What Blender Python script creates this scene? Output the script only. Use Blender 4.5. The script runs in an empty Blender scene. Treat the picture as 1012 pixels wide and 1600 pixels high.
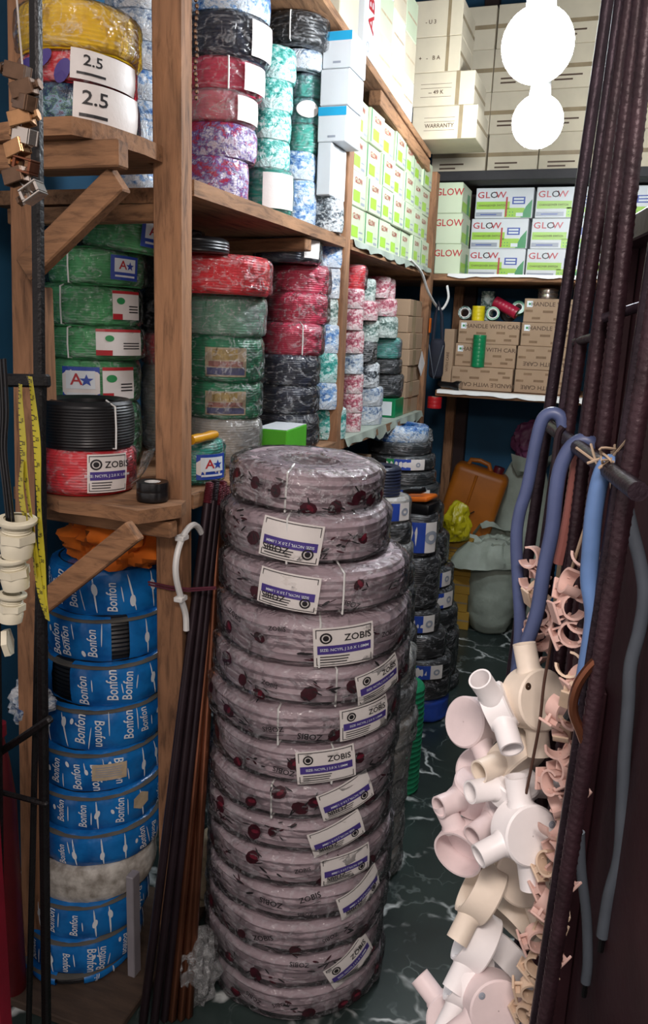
import bpy, bmesh, math, random
from mathutils import Vector, Matrix, noise
random.seed(11)
PI = math.pi
scene = bpy.context.scene
col = scene.collection

# ------------------------------------------------------------------ camera
cam_d = bpy.data.cameras.new('camera')
cam_d.sensor_fit = 'VERTICAL'
cam_d.sensor_height = 36.0
cam_d.lens = 36.0 * 1243.0 / 1600.0
cam_d.clip_start = 0.02
cam = bpy.data.objects.new('camera', cam_d)
col.objects.link(cam)
cam.matrix_world = Matrix(((0.9411, -0.1117, 0.3193, 0.0),
                           (0.3360, 0.1998, -0.9204, 0.0),
                           (0.0390, 0.9735, 0.2256, 1.58),
                           (0, 0, 0, 1)))
scene.camera = cam

# ------------------------------------------------------------------ world, lights, exposure
world = bpy.data.worlds.new('daylight')
scene.world = world
world.use_nodes = True
bg = world.node_tree.nodes['Background']
bg.inputs['Color'].default_value = (1.0, 0.90, 0.88, 1)
bg.inputs['Strength'].default_value = 0.62

BULB_STRENGTH = 115.0

lamp_d = bpy.data.lights.new('front_fill_lamp', 'AREA')      # unseen fill lamp, added above and behind the viewer to brighten the foreground
lamp_d.shape = 'RECTANGLE'
lamp_d.size = 0.5
lamp_d.size_y = 0.2
lamp_d.energy = 14.0
lamp_d.color = (1.0, 0.88, 0.82)
lamp = bpy.data.objects.new('front_fill_lamp', lamp_d)
col.objects.link(lamp)
lamp.location = (0.05, -0.25, 2.25)
lamp.rotation_euler = (Vector((-0.3, 1.0, 0.9)) - lamp.location).to_track_quat('-Z', 'Y').to_euler()

vs = scene.view_settings
vs.view_transform = 'Standard'
vs.look = 'None'
vs.exposure = 0.28
vs.gamma = 1.0
vs.use_curve_mapping = False
scene.cycles.max_bounces = 6
scene.cycles.transparent_max_bounces = 16
scene.cycles.use_denoising = True

# ------------------------------------------------------------------ materials
def lin(h):
    h = h.lstrip('#')
    out = []
    for i in (0, 2, 4):
        c = int(h[i:i + 2], 16) / 255.0
        out.append(c / 12.92 if c <= 0.04045 else ((c + 0.055) / 1.055) ** 2.4)
    return (out[0], out[1], out[2], 1.0)

def scaled(c, k):
    return (min(1, c[0] * k), min(1, c[1] * k), min(1, c[2] * k), 1.0)

def newmat(name):
    m = bpy.data.materials.new(name)
    m.use_nodes = True
    nt = m.node_tree
    return m, nt, nt.nodes['Principled BSDF']

def noise_node(nt, scale, detail=3.0, stretch=None, rough=0.55, distortion=0.0, coord='Object'):
    tc = nt.nodes.new('ShaderNodeTexCoord')
    n = nt.nodes.new('ShaderNodeTexNoise')
    n.inputs['Scale'].default_value = scale
    n.inputs['Detail'].default_value = detail
    n.inputs['Roughness'].default_value = rough
    n.inputs['Distortion'].default_value = distortion
    if stretch:
        mp = nt.nodes.new('ShaderNodeMapping')
        mp.inputs['Scale'].default_value = stretch
        nt.links.new(tc.outputs[coord], mp.inputs['Vector'])
        nt.links.new(mp.outputs['Vector'], n.inputs['Vector'])
    else:
        nt.links.new(tc.outputs[coord], n.inputs['Vector'])
    return n

def ramp(nt, src, stops):
    r = nt.nodes.new('ShaderNodeValToRGB')
    el = r.color_ramp.elements
    while len(el) > 1:
        el.remove(el[-1])
    el[0].position, el[0].color = stops[0]
    for p, c in stops[1:]:
        e = el.new(p)
        e.color = c
    nt.links.new(src, r.inputs['Fac'])
    return r

def bump(nt, bsdf, src, strength, dist=0.01):
    b = nt.nodes.new('ShaderNodeBump')
    b.inputs['Strength'].default_value = strength
    b.inputs['Distance'].default_value = dist
    nt.links.new(src, b.inputs['Height'])
    nt.links.new(b.outputs['Normal'], bsdf.inputs['Normal'])
    return b

def plain(name, c, rough=0.55, metal=0.0, var=0.25, vscale=14.0, bmp=0.12, bscale=70.0, coat=0.0, stretch=None, c2=None):
    m, nt, b = newmat(name)
    c = lin(c)
    d = lin(c2) if c2 else scaled(c, 1.0 - var)
    n = noise_node(nt, vscale, 4.0, stretch)
    r = ramp(nt, n.outputs['Fac'], [(0.35, d), (0.62, c)])
    nt.links.new(r.outputs['Color'], b.inputs['Base Color'])
    b.inputs['Roughness'].default_value = rough
    b.inputs['Metallic'].default_value = metal
    b.inputs['Coat Weight'].default_value = coat
    b.inputs['Coat Roughness'].default_value = 0.12
    if bmp:
        n2 = noise_node(nt, bscale, 3.0, stretch)
        bump(nt, b, n2.outputs['Fac'], bmp, 0.004)
    return m

def wood(name, c, c2, stretch):
    m, nt, b = newmat(name)
    n = noise_node(nt, 9.0, 6.0, stretch, 0.65, 0.6)
    r = ramp(nt, n.outputs['Fac'], [(0.28, lin(c2)), (0.5, lin(c)), (0.75, scaled(lin(c), 1.35))])
    s = noise_node(nt, 3.0, 3.0)
    mx = nt.nodes.new('ShaderNodeMixRGB')
    mx.blend_type = 'MULTIPLY'
    st = ramp(nt, s.outputs['Fac'], [(0.30, (0.45, 0.42, 0.40, 1)), (0.6, (1, 1, 1, 1))])
    mx.inputs['Fac'].default_value = 0.8
    nt.links.new(r.outputs['Color'], mx.inputs['Color1'])
    nt.links.new(st.outputs['Color'], mx.inputs['Color2'])
    nt.links.new(mx.outputs['Color'], b.inputs['Base Color'])
    b.inputs['Roughness'].default_value = 0.8
    bump(nt, b, n.outputs['Fac'], 0.45, 0.004)
    return m

def film(name, tint='#f2f4f6', lo=0.025, hi=0.5, scale=16.0, rough=0.12):
    """thin clear plastic film, creased: mostly clear, milky where it is folded double, glossy all over"""
    m, nt, b = newmat(name)
    n = noise_node(nt, scale, 5.0, (1, 1, 1.8), 0.62, 0.9)
    n3 = noise_node(nt, scale * 0.8, 4.0, (1.3, 1.3, 1), 0.6, 1.4)
    tc = nt.nodes.new('ShaderNodeTexCoord')
    wv = noise_node(nt, scale * 0.7, 3.0)
    ad = nt.nodes.new('ShaderNodeMixRGB')
    ad.inputs['Fac'].default_value = 0.06
    nt.links.new(tc.outputs['Object'], ad.inputs['Color1'])
    nt.links.new(wv.outputs['Color'], ad.inputs['Color2'])
    mp = nt.nodes.new('ShaderNodeMapping')
    mp.inputs['Scale'].default_value = (1, 1, 0.7)
    nt.links.new(ad.outputs['Color'], mp.inputs['Vector'])
    vo = nt.nodes.new('ShaderNodeTexVoronoi')
    vo.inputs['Scale'].default_value = scale * 3.2
    nt.links.new(mp.outputs['Vector'], vo.inputs['Vector'])
    b.inputs['Base Color'].default_value = lin(tint)
    b.inputs['Roughness'].default_value = 0.45
    bm0 = bump(nt, b, n3.outputs['Fac'], 1.0, 0.016)
    bm_ = bump(nt, b, vo.outputs['Distance'], 0.8, 0.006)
    nt.links.new(bm0.outputs['Normal'], bm_.inputs['Normal'])
    # creases show as thin milky lines, doubled film as milky patches
    r1 = ramp(nt, n.outputs['Fac'], [(0.455, (lo, lo, lo, 1)), (0.495, (hi * .55, hi * .55, hi * .55, 1)), (0.535, (lo, lo, lo, 1)), (0.66, (lo, lo, lo, 1)), (0.76, (hi, hi, hi, 1))])
    r = r1
    t = nt.nodes.new('ShaderNodeBsdfTransparent')
    mx = nt.nodes.new('ShaderNodeMixShader')
    gl = nt.nodes.new('ShaderNodeBsdfGlossy')
    gl.inputs['Roughness'].default_value = rough
    nt.links.new(bm_.outputs['Normal'], gl.inputs['Normal'])
    fr = nt.nodes.new('ShaderNodeFresnel')
    fr.inputs['IOR'].default_value = 1.38
    nt.links.new(bm_.outputs['Normal'], fr.inputs['Normal'])
    mx2 = nt.nodes.new('ShaderNodeMixShader')
    out = nt.nodes['Material Output']
    nt.links.new(r.outputs['Color'], mx.inputs['Fac'])
    nt.links.new(t.outputs['BSDF'], mx.inputs[1])
    nt.links.new(b.outputs['BSDF'], mx.inputs[2])
    nt.links.new(fr.outputs['Fac'], mx2.inputs['Fac'])
    nt.links.new(mx.outputs['Shader'], mx2.inputs[1])
    nt.links.new(gl.outputs['BSDF'], mx2.inputs[2])
    nt.links.new(mx2.outputs['Shader'], out.inputs['Surface'])
    return m

def mottled(name, stops, scale=30.0, rough=0.22, stretch=None, bmp=0.8):
    """printed, creased plastic wrap: the print is an all-over pattern of small patches"""
    m, nt, b = newmat(name)
    n = noise_node(nt, scale * 2.4, 6.0, stretch or (1, 1, 1.5), 0.75, 0.25)
    big = noise_node(nt, scale * 0.45, 3.0, (1, 1, 2.0), 0.5, 0.0)
    av = nt.nodes.new('ShaderNodeMixRGB')
    av.inputs['Fac'].default_value = 0.42
    nt.links.new(n.outputs['Fac'], av.inputs['Color1'])
    nt.links.new(big.outputs['Fac'], av.inputs['Color2'])
    r = ramp(nt, av.outputs['Color'], [(0.40 + (p - 0.3) * 0.52, lin(c)) for p, c in stops])
    nt.links.new(r.outputs['Color'], b.inputs['Base Color'])
    b.inputs['Roughness'].default_value = rough
    b.inputs['Specular IOR Level'].default_value = 0.7
    n2 = noise_node(nt, scale * 0.8, 5.0, None, 0.6, 1.6)
    bump(nt, b, n2.outputs['Fac'], bmp, 0.018)
    return m

def emit(name, c, s):
    m, nt, b = newmat(name)
    b.inputs['Base Color'].default_value = lin(c)
    b.inputs['Emission Color'].default_value = lin(c)
    b.inputs['Emission Strength'].default_value = s
    return m

M = {}
M['wood_z'] = wood('raw_timber_upright', '#9e7352', '#5f422d', (7, 7, 0.9))
M['wood_y'] = wood('raw_timber_lengthwise', '#9e7553', '#5d412c', (7, 0.9, 7))
M['wood_x'] = wood('raw_timber_crosswise', '#a07552', '#5f422d', (0.9, 7, 7))
M['film'] = film('clear_film')
M['film_soft'] = film('clear_film_soft', '#eef0f4', 0.03, 0.34, 12.0, 0.12)
M['film_blue'] = film('bluish_film', '#cfdcee', 0.10, 0.6, 18.0, 0.14)
M['film_heavy'] = film('milky_film', '#e6e8e8', 0.16, 0.62, 14.0, 0.16)
M['grey_pvc'] = plain('grey_cable_sheath', '#ae9aa1', 0.5, var=0.18, vscale=9, bmp=0.1)
M['black_pvc'] = plain('black_cable', '#16171a', 0.38, var=0.3, bmp=0.05)
M['navy_pvc'] = plain('navy_cable', '#20263c', 0.38, var=0.3, bmp=0.05)
M['red_pvc'] = plain('red_cable', '#de2634', 0.4, var=0.2, bmp=0.05)
M['rose_pvc'] = plain('rose_cable', '#d23a5c', 0.4, var=0.25, bmp=0.05)
M['green_pvc'] = plain('green_cable', '#55b070', 0.42, var=0.25, bmp=0.05)
M['dgreen_pvc'] = plain('deep_green_cable', '#278a60', 0.42, var=0.25, bmp=0.05)
M['teal_pvc'] = plain('teal_cable', '#34a896', 0.42, var=0.25, bmp=0.05)
M['yellow_pvc'] = plain('yellow_cable', '#f2c81c', 0.42, var=0.2, bmp=0.05)
M['clear_pvc'] = plain('pale_cable', '#a9a193', 0.42, var=0.3, bmp=0.05)
M['dark_pvc'] = plain('charcoal_cable', '#262c2e', 0.45, var=0.35, bmp=0.05)
M['bonfon'] = plain('blue_printed_wrap', '#1974be', 0.24, var=0.35, vscale=12, bmp=1.0, bscale=16, c2='#0e4a8c')
M['dusty'] = plain('dust_grey_band', '#57554f', 0.85, var=0.3)
M['whitewrap'] = plain('scuffed_white_wrap', '#cfcbc2', 0.5, var=0.5, vscale=30, bmp=0.8, bscale=30, c2='#8d877d')
M['white_ink'] = plain('white_ink', '#dfe6ea', 0.5, var=0.1, bmp=0)
M['black_ink'] = plain('black_ink', '#1d1a1d', 0.5, var=0.1, bmp=0)
M['wine_ink'] = plain('wine_red_ink', '#40131f', 0.35, var=0.5, vscale=60, bmp=0)
M['purple_ink'] = plain('purple_ink', '#4a3a86', 0.4, var=0.15, bmp=0)
M['blue_ink'] = plain('blue_ink', '#2b4aa8', 0.4, var=0.15, bmp=0)
M['rose_ink'] = plain('dull_rose_ink', '#6e1f30', 0.35, var=0.4, vscale=80, bmp=0)
M['red_ink'] = plain('red_ink', '#b3282f', 0.4, var=0.1, bmp=0)
M['green_ink'] = plain('green_ink', '#2f8f52', 0.4, var=0.1, bmp=0)
M['lime_ink'] = plain('lime_ink', '#9ccb3c', 0.4, var=0.1, bmp=0)
M['cyan_ink'] = plain('cyan_ink', '#22a6d6', 0.4, var=0.1, bmp=0)
M['yellow_ink'] = plain('yellow_ink', '#d8c22c', 0.4, var=0.1, bmp=0)
M['grey_ink'] = plain('grey_ink', '#9aa0ac', 0.4, var=0.1, bmp=0)
M['brown_ink'] = plain('brown_ink', '#57402d', 0.6, var=0.2, bmp=0)
M['paper'] = plain('white_label_paper', '#e4ded9', 0.45, var=0.08, bmp=0.15)
M['cream_paper'] = plain('aged_label_paper', '#c4b193', 0.7, var=0.25, vscale=40)
M['blue_wrap'] = mottled('blue_white_print_wrap', [(0.30, '#2a5ea8'), (0.45, '#7fa6cf'), (0.55, '#d3dde6'), (0.75, '#b4c3d0')], 26)
M['pale_wrap'] = mottled('pale_print_wrap', [(0.30, '#4a5f86'), (0.44, '#a7b8c8'), (0.54, '#d6dadd'), (0.8, '#b9bec6')], 30)
M['teal_wrap'] = mottled('teal_white_print_wrap', [(0.34, '#1d7f76'), (0.46, '#4fb0a4'), (0.56, '#c4dedb'), (0.8, '#a8d4cf')], 26)
M['bw_wrap'] = mottled('black_white_print_wrap', [(0.36, '#23282e'), (0.46, '#7b858c'), (0.56, '#dfe4e6'), (0.8, '#aab2b6')], 34)
M['pink_wrap'] = mottled('pink_white_print_wrap', [(0.34, '#98384e'), (0.46, '#c77a86'), (0.58, '#e8d5d4'), (0.8, '#b89a9c')], 34)
M['sage_wrap'] = mottled('sage_grey_print_wrap', [(0.34, '#3c5750'), (0.46, '#8aa39b'), (0.58, '#d6e0da'), (0.8, '#8fa59d')], 34)
M['mauve_wrap'] = mottled('red_violet_print_wrap', [(0.38, '#a01f40'), (0.50, '#5d5596'), (0.60, '#c9c0cc'), (0.8, '#8d4f78')], 20)
M['multi_wrap'] = mottled('many_coloured_print_wrap', [(0.44, '#161f33'), (0.52, '#28496c'), (0.58, '#436b42'), (0.64, '#7fa3bd'), (0.74, '#5d3350')], 22)
M['kraft'] = plain('kraft_carton', '#a68b70', 0.8, var=0.16, vscale=5, bmp=0.1)
M['kraft_dark'] = plain('kraft_carton_flute', '#6d563f', 0.85, var=0.2)
M['pale_carton'] = plain('pale_carton', '#d3c7ae', 0.8, var=0.14, vscale=5, bmp=0.1)
M['yellow_carton'] = plain('ochre_carton', '#b08a34', 0.8, var=0.2, vscale=5)
M['pack_tape'] = plain('packing_tape', '#9c8a6c', 0.25, var=0.2)
M['glow_box'] = plain('pale_green_box', '#c6d2b4', 0.45, var=0.08, vscale=5, bmp=0.05)
M['white_box'] = plain('white_box', '#d6dadd', 0.45, var=0.06, vscale=5, bmp=0.05)
M['green_box'] = plain('bright_green_box', '#54b42c', 0.4, var=0.1)
M['wall'] = plain('blue_painted_wall', '#1f587a', 0.75, var=0.35, vscale=2.2, bmp=0.2, bscale=30)
M['wall_dark'] = plain('dark_wall', '#2b2529', 0.85, var=0.3, vscale=3)
M['ceiling'] = plain('ceiling_board', '#8b8f92', 0.85, var=0.2, vscale=3)
M['maroon'] = plain('maroon_steel', '#44262d', 0.5, 0.2, var=0.35, vscale=8, bmp=0.25, bscale=40)
M['gate'] = plain('oxidised_gate_steel', '#352730', 0.42, 0.55, var=0.4, vscale=30, bmp=0.25, bscale=160)
M['rebar'] = plain('painted_rebar', '#3b262d', 0.42, 0.35, var=0.45, vscale=26, bmp=0.2, bscale=200)
M['black_iron'] = plain('black_iron', '#151314', 0.42, 0.4, var=0.4, vscale=30, bmp=0.3, bscale=150)
M['crimson'] = plain('crimson_steel', '#7d1226', 0.45, 0.1, var=0.2)
M['copper'] = plain('tarnished_copper', '#8a5740', 0.3, 0.85, var=0.45, vscale=9, stretch=(3, 3, .6), bmp=0.05)
M['rod_dark'] = plain('dark_coated_rod', '#33262c', 0.4, 0.5, var=0.4, vscale=9, bmp=0.05)
M['rod_thread'] = plain('red_rod_thread', '#6a2430', 0.45, 0.5, var=0.3)
M['brass'] = plain('clamp_brass', '#b98b62', 0.3, 0.85, var=0.3, vscale=40)
M['bronze'] = plain('clamp_bronze', '#6f5644', 0.42, 0.75, var=0.35, vscale=40)
M['steel'] = plain('clamp_bright_steel', '#cfc6bd', 0.22, 0.9, var=0.15)
M['fitting_white'] = plain('white_pvc_fitting', '#f4f0f0', 0.42, var=0.06, vscale=20, bmp=0.05)
M['fitting_cream'] = plain('cream_pvc_fitting', '#eadccb', 0.48, var=0.12, vscale=20, bmp=0.08)
M['fitting_pink'] = plain('pink_pvc_fitting', '#e8d6d6', 0.48, var=0.12, vscale=20, bmp=0.08)
M['clip_pink'] = plain('pink_clip_plastic', '#dab5aa', 0.5, var=0.15, vscale=40, bmp=0.05)
M['clip_cream'] = plain('cream_clip_plastic', '#d9bfa6', 0.5, var=0.2, vscale=40, bmp=0.05)
M['hose'] = plain('blue_grey_hose', '#4f5b82', 0.42, var=0.2, vscale=14, bmp=0.03)
M['hose_light'] = plain('light_blue_hose', '#6485b8', 0.42, var=0.25, vscale=12, bmp=0.03)
M['hose_grey'] = plain('grey_hose', '#5c646e', 0.5, var=0.2, bmp=0.03)
M['salmon'] = plain('salmon_strap', '#a5675f', 0.55, var=0.2)
M['brown_wire'] = plain('brown_wire', '#5a4036', 0.5, 0.3)
M['twine'] = plain('pale_twine', '#b39c84', 0.8, var=0.2)
M['gland'] = plain('ivory_nylon', '#d6cfb8', 0.45, var=0.15, vscale=20, bmp=0.05)
M['tape'] = plain('yellow_tape_measure', '#b8ac2c', 0.5, var=0.15, vscale=20, bmp=0.05)
M['orange_cloth'] = plain('orange_cloth', '#d2690f', 0.85, var=0.25, vscale=10, bmp=0.35, bscale=24)
M['jerry'] = plain('orange_brown_plastic', '#b0651a', 0.45, var=0.25, vscale=6, bmp=0.06)
M['sack'] = plain('woven_sack', '#a7b2a5', 0.6, var=0.22, vscale=9, bmp=1.0, bscale=16)
M['dark_plank'] = plain('dirty_dark_timber', '#4a3a2e', 0.85, var=0.4, vscale=8, stretch=(1, 6, 6))
M['dark_red'] = plain('dark_red_plastic', '#5f1018', 0.45, var=0.3)
M['grey_plastic'] = plain('grey_plastic_strip', '#8b878c', 0.5, var=0.15)
M['faded_yellow'] = plain('faded_yellow_print', '#b59a55', 0.5, var=0.35, vscale=50, bmp=0)
M['faded_violet'] = plain('faded_violet_print', '#565a86', 0.5, var=0.35, vscale=50, bmp=0)
M['faded_rose'] = plain('faded_rose_print', '#a4685c', 0.5, var=0.35, vscale=50, bmp=0)
M['yellow_bag'] = plain('yellow_plastic_bag', '#b8ae1c', 0.35, var=0.25, vscale=12, bmp=0.8, bscale=18)
M['purple_bag'] = plain('purple_plastic_bag', '#84486f', 0.5, var=0.3, vscale=10, bmp=0.6, bscale=20)
M['white_plastic'] = plain('white_plastic', '#e6e6e2', 0.4, var=0.1)
M['black_plastic'] = plain('black_plastic', '#121214', 0.3, var=0.3, bmp=0.1)
M['navy_cloth'] = plain('dark_navy_cloth', '#161a2a', 0.8, var=0.4, bmp=0.3)
M['red_plastic'] = plain('red_plastic', '#b01a20', 0.4, var=0.2)
M['green_tape'] = plain('green_tape_roll', '#12804f', 0.3, var=0.2)
M['yellow_tape'] = plain('yellow_tape_roll', '#d9c41c', 0.35, var=0.1)
M['crimson_tape'] = plain('crimson_tape_roll', '#a81e3c', 0.3, var=0.2)
M['orange_plastic'] = plain('orange_plastic', '#d2681c', 0.4, var=0.2)
M['bulb'] = emit('lit_bulb_globe', '#f3f9ff', BULB_STRENGTH)
M['bulb2'] = emit('lit_small_bulb_globe', '#f3f9ff', BULB_STRENGTH * 0.72)

# floor: black marble-look tile with white veins
def floor_mat():
    m, nt, b = newmat('black_marble_tile')
    tc = nt.nodes.new('ShaderNodeTexCoord')
    base = noise_node(nt, 2.5, 5.0)
    cr = ramp(nt, base.outputs['Fac'], [(0.3, lin('#1a2222')), (0.7, lin('#33413e'))])
    warp = noise_node(nt, 2.2, 5.0, None, 0.6)
    vm = nt.nodes.new('ShaderNodeVectorMath')
    vm.operation = 'SCALE'
    vm.inputs['Scale'].default_value = 0.42
    nt.links.new(warp.outputs['Color'], vm.inputs[0])
    last = cr.outputs['Color']
    for sc, wid, st, cm in ((2.9, 0.017, (1.0, 1.6, 1), '#d6dcda'), (5.5, 0.010, (1.5, .9, 1), '#5d6866')):
        add = nt.nodes.new('ShaderNodeVectorMath')
        add.operation = 'ADD'
        nt.links.new(tc.outputs['Object'], add.inputs[0])
        nt.links.new(vm.outputs['Vector'], add.inputs[1])
        mp = nt.nodes.new('ShaderNodeMapping')
        mp.inputs['Scale'].default_value = st
        mp.inputs['Rotation'].default_value = (0, 0, 0.6)
        nt.links.new(add.outputs['Vector'], mp.inputs['Vector'])
        v = nt.nodes.new('ShaderNodeTexVoronoi')
        v.feature = 'DISTANCE_TO_EDGE'
        v.inputs['Scale'].default_value = sc
        nt.links.new(mp.outputs['Vector'], v.inputs['Vector'])
        mask = noise_node(nt, 4.3 + sc, 3.0)
        rr = ramp(nt, v.outputs['Distance'], [(0.0, (1, 1, 1, 1)), (wid, (0.55, .55, .55, 1)), (wid * 2.4, (0, 0, 0, 1))])
        mr = ramp(nt, mask.outputs['Fac'], [(0.445, (0, 0, 0, 1)), (0.60, (1, 1, 1, 1))])
        mul = nt.nodes.new('ShaderNodeMixRGB')
        mul.blend_type = 'MULTIPLY'
        mul.inputs['Fac'].default_value = 1
        nt.links.new(rr.outputs['Color'], mul.inputs['Color1'])
        nt.links.new(mr.outputs['Color'], mul.inputs['Color2'])
        mx = nt.nodes.new('ShaderNodeMixRGB')
        nt.links.new(mul.outputs['Color'], mx.inputs['Fac'])
        nt.links.new(last, mx.inputs['Color1'])
        mx.inputs['Color2'].default_value = lin(cm)
        last = mx.outputs['Color']
    nt.links.new(last, b.inputs['Base Color'])
    b.inputs['Roughness'].default_value = 0.32
    return m
M['floor'] = floor_mat()

# ------------------------------------------------------------------ mesh helpers
class MB:
    def __init__(self):
        self.v = []
        self.f = []
        self.m = []
    def add(self, verts, faces, m=0):
        o = len(self.v)
        self.v.extend([tuple(p) for p in verts])
        self.f.extend([tuple(i + o for i in f) for f in faces])
        self.m.extend([m] * len(faces))
    def box(self, lo, hi, m=0, mat=None):
        x0, y0, z0 = lo
        x1, y1, z1 = hi
        p = [(x0, y0, z0), (x1, y0, z0), (x1, y1, z0), (x0, y1, z0), (x0, y0, z1), (x1, y0, z1), (x1, y1, z1), (x0, y1, z1)]
        if mat is not None:
            p = [mat @ Vector(q) for q in p]
        self.add(p, [(0, 3, 2, 1), (4, 5, 6, 7), (0, 1, 5, 4), (1, 2, 6, 5), (2, 3, 7, 6), (3, 0, 4, 7)], m)
    def rbox(self, lo, hi, bev=0.003, m=0, mat=None, seg=1):
        bm = bmesh.new()
        bmesh.ops.create_cube(bm, size=1.0)
        c = [(a + b) / 2 for a, b in zip(lo, hi)]
        s = [b - a for a, b in zip(lo, hi)]
        for v in bm.verts:
            v.co = Vector((c[0] + v.co.x * s[0], c[1] + v.co.y * s[1], c[2] + v.co.z * s[2]))
        bmesh.ops.bevel(bm, geom=list(bm.edges), offset=min(bev, min(s) * 0.45), segments=seg, affect='EDGES', profile=0.5)
        bm.verts.ensure_lookup_table()
        vs_ = [v.co.copy() if mat is None else mat @ v.co for v in bm.verts]
        self.add(vs_, [[v.index for v in f.verts] for f in bm.faces], m)
        bm.free()
    def prism(self, poly, z0, z1, m=0):
        n = len(poly)
        p = [(x, y, z0) for x, y in poly] + [(x, y, z1) for x, y in poly]
        f = [tuple(range(n - 1, -1, -1)), tuple(range(n, 2 * n))]
        for i in range(n):
            j = (i + 1) % n
            f.append((i, j, n + j, n + i))
        self.add(p, f, m)
    def tube(self, path, r, seg=8, m=0, caps=True, closed=False, rf=None):
        path = [Vector(p) for p in path]
        n = len(path)
        rings = []
        up = None
        for i, p in enumerate(path):
            a = path[(i - 1) % n] if (closed or i > 0) else p
            b = path[(i + 1) % n] if (closed or i < n - 1) else p
            t = (b - a).normalized()
            if up is None:
                up = Vector((0, 0, 1)) if abs(t.z) < 0.9 else Vector((1, 0, 0))
            u = (up - t * up.dot(t)).normalized()
            w = t.cross(u)
            up = u
            rr = r[i] if isinstance(r, (list, tuple)) else r
            ring = []
            for k in range(seg):
                an = 2 * PI * k / seg
                q = rr if rf is None else rf(i, k, rr)
                ring.append(p + (u * math.cos(an) + w * math.sin(an)) * q)
            rings.append(ring)
        vs_ = [q for ring in rings for q in ring]
        fs = []
        for i in range(n if closed else n - 1):
            j = (i + 1) % n
            for k in range(seg):
                l = (k + 1) % seg
                fs.append((i * seg + k, i * seg + l, j * seg + l, j * seg + k))
        if caps and not closed:
            fs.append(tuple(range(seg - 1, -1, -1)))
            fs.append(tuple((n - 1) * seg + k for k in range(seg)))
        self.add(vs_, fs, m)
    def lathe(self, prof, seg=32, m=0, closed=False, a0=0.0, a1=2 * PI, fn=None, mat=None):
        full = abs((a1 - a0) - 2 * PI) < 1e-6
        ns = seg if full else seg + 1
        vs_ = []
        for s in range(ns):
            an = a0 + (a1 - a0) * s / seg
            for k, (r, z) in enumerate(prof):
                if fn:
                    r, z = fn(an, r, z, k)
                q = Vector((r * math.cos(an), r * math.sin(an), z))
                vs_.append(q if mat is None else mat @ q)
        n = len(prof)
        fs = []
        for s in range(seg):
            t = (s + 1) % ns
            for k in range(n if closed else n - 1):
                l = (k + 1) % n
                fs.append((s * n + k, t * n + k, t * n + l, s * n + l))
        self.add(vs_, fs, m)
    def patch(self, mapf, u0, u1, v0, v1, nx=1, ny=1, n=0.0, m=0):
        vs_ = []
        for j in range(ny + 1):
            for i in range(nx + 1):
                vs_.append(mapf(u0 + (u1 - u0) * i / nx, v0 + (v1 - v0) * j / ny, n))
        fs = []
        for j in range(ny):
            for i in range(nx):
                a = j * (nx + 1) + i
                fs.append((a, a + 1, a + nx + 2, a + nx + 1))
        self.add(vs_, fs, m)
    def oval(self, mapf, u, v, ru, rv, rot=0.0, n=0.0, m=0, seg=14):
        c, s = math.cos(rot), math.sin(rot)
        vs_ = [mapf(u, v, n)]
        for k in range(seg):
            a = 2 * PI * k / seg
            x, y = ru * math.cos(a), rv * math.sin(a)
            vs_.append(mapf(u + x * c - y * s, v + x * s + y * c, n))
        self.add(vs_, [(0, 1 + k, 1 + (k + 1) % seg) for k in range(seg)], m)
    def ring(self, mapf, u, v, r0, r1, n=0.0, m=0, seg=16):
        vs_ = []
        for k in range(seg):
            a = 2 * PI * k / seg
            vs_.append(mapf(u + r0 * math.cos(a), v + r0 * math.sin(a), n))
            vs_.append(mapf(u + r1 * math.cos(a), v + r1 * math.sin(a), n))
        self.add(vs_, [(2 * k, 2 * k + 1, 2 * ((k + 1) % seg) + 1, 2 * ((k + 1) % seg)) for k in range(seg)], m)
    def star(self, mapf, u, v, r, n=0.0, m=0):
        vs_ = [mapf(u, v, n)]
        for k in range(10):
            a = PI / 2 + PI * k / 5
            q = r if k % 2 == 0 else r * .42
            vs_.append(mapf(u + q * math.cos(a), v + q * math.sin(a), n))
        self.add(vs_, [(0, 1 + k, 1 + (k + 1) % 10) for k in range(10)], m)
    def text(self, mapf, s, size, u, v, rot=0.0, n=0.0, m=0, sx=1.0, shear=0.0):
        vs_, fs = glyphs(s)
        c, sn = math.cos(rot), math.sin(rot)
        out = []
        for x, y in vs_:
            x = x * size * sx + shear * y * size
            y = y * size
            out.append(mapf(u + x * c - y * sn, v + x * sn + y * c, n))
        self.add(out, fs, m)
    def build(self, name, mats, parent=None, smooth=True, loc=None, rot=None):
        me = bpy.data.meshes.new(name)
        me.from_pydata(self.v, [], self.f)
        if not isinstance(mats, (list, tuple)):
            mats = [mats]
        for k in mats:
            me.materials.append(M[k] if isinstance(k, str) else k)
        if len(mats) > 1:
            me.polygons.foreach_set('material_index', self.m)
        if smooth:
            me.polygons.foreach_set('use_smooth', [True] * len(me.polygons))
            if hasattr(me, 'set_sharp_from_angle'):
                me.set_sharp_from_angle(angle=math.radians(42))
        me.update()
        return place(name, me, parent, loc, rot)

def place(name, me, parent=None, loc=None, rot=None):
    o = bpy.data.objects.new(name, me)
    col.objects.link(o)
    if parent is not None:
        o.parent = parent
    if loc is not None:
        o.location = loc
    if rot is not None:
        o.rotation_euler = rot
    return o

def thing(name, label, cat, loc=(0, 0, 0), rot=(0, 0, 0), group=None):
    o = bpy.data.objects.new(name, None)
    o.empty_display_size = 0.05
    col.objects.link(o)
    o.location = loc
    o.rotation_euler = rot
    o['label'] = label
    o['category'] = cat
    if group:
        o['group'] = group
    return o

def tag(o, label, cat, group=None, kind=None):
    o['label'] = label
    o['category'] = cat
    if group:
        o['group'] = group
    if kind:
        o['kind'] = kind
    return o

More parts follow.
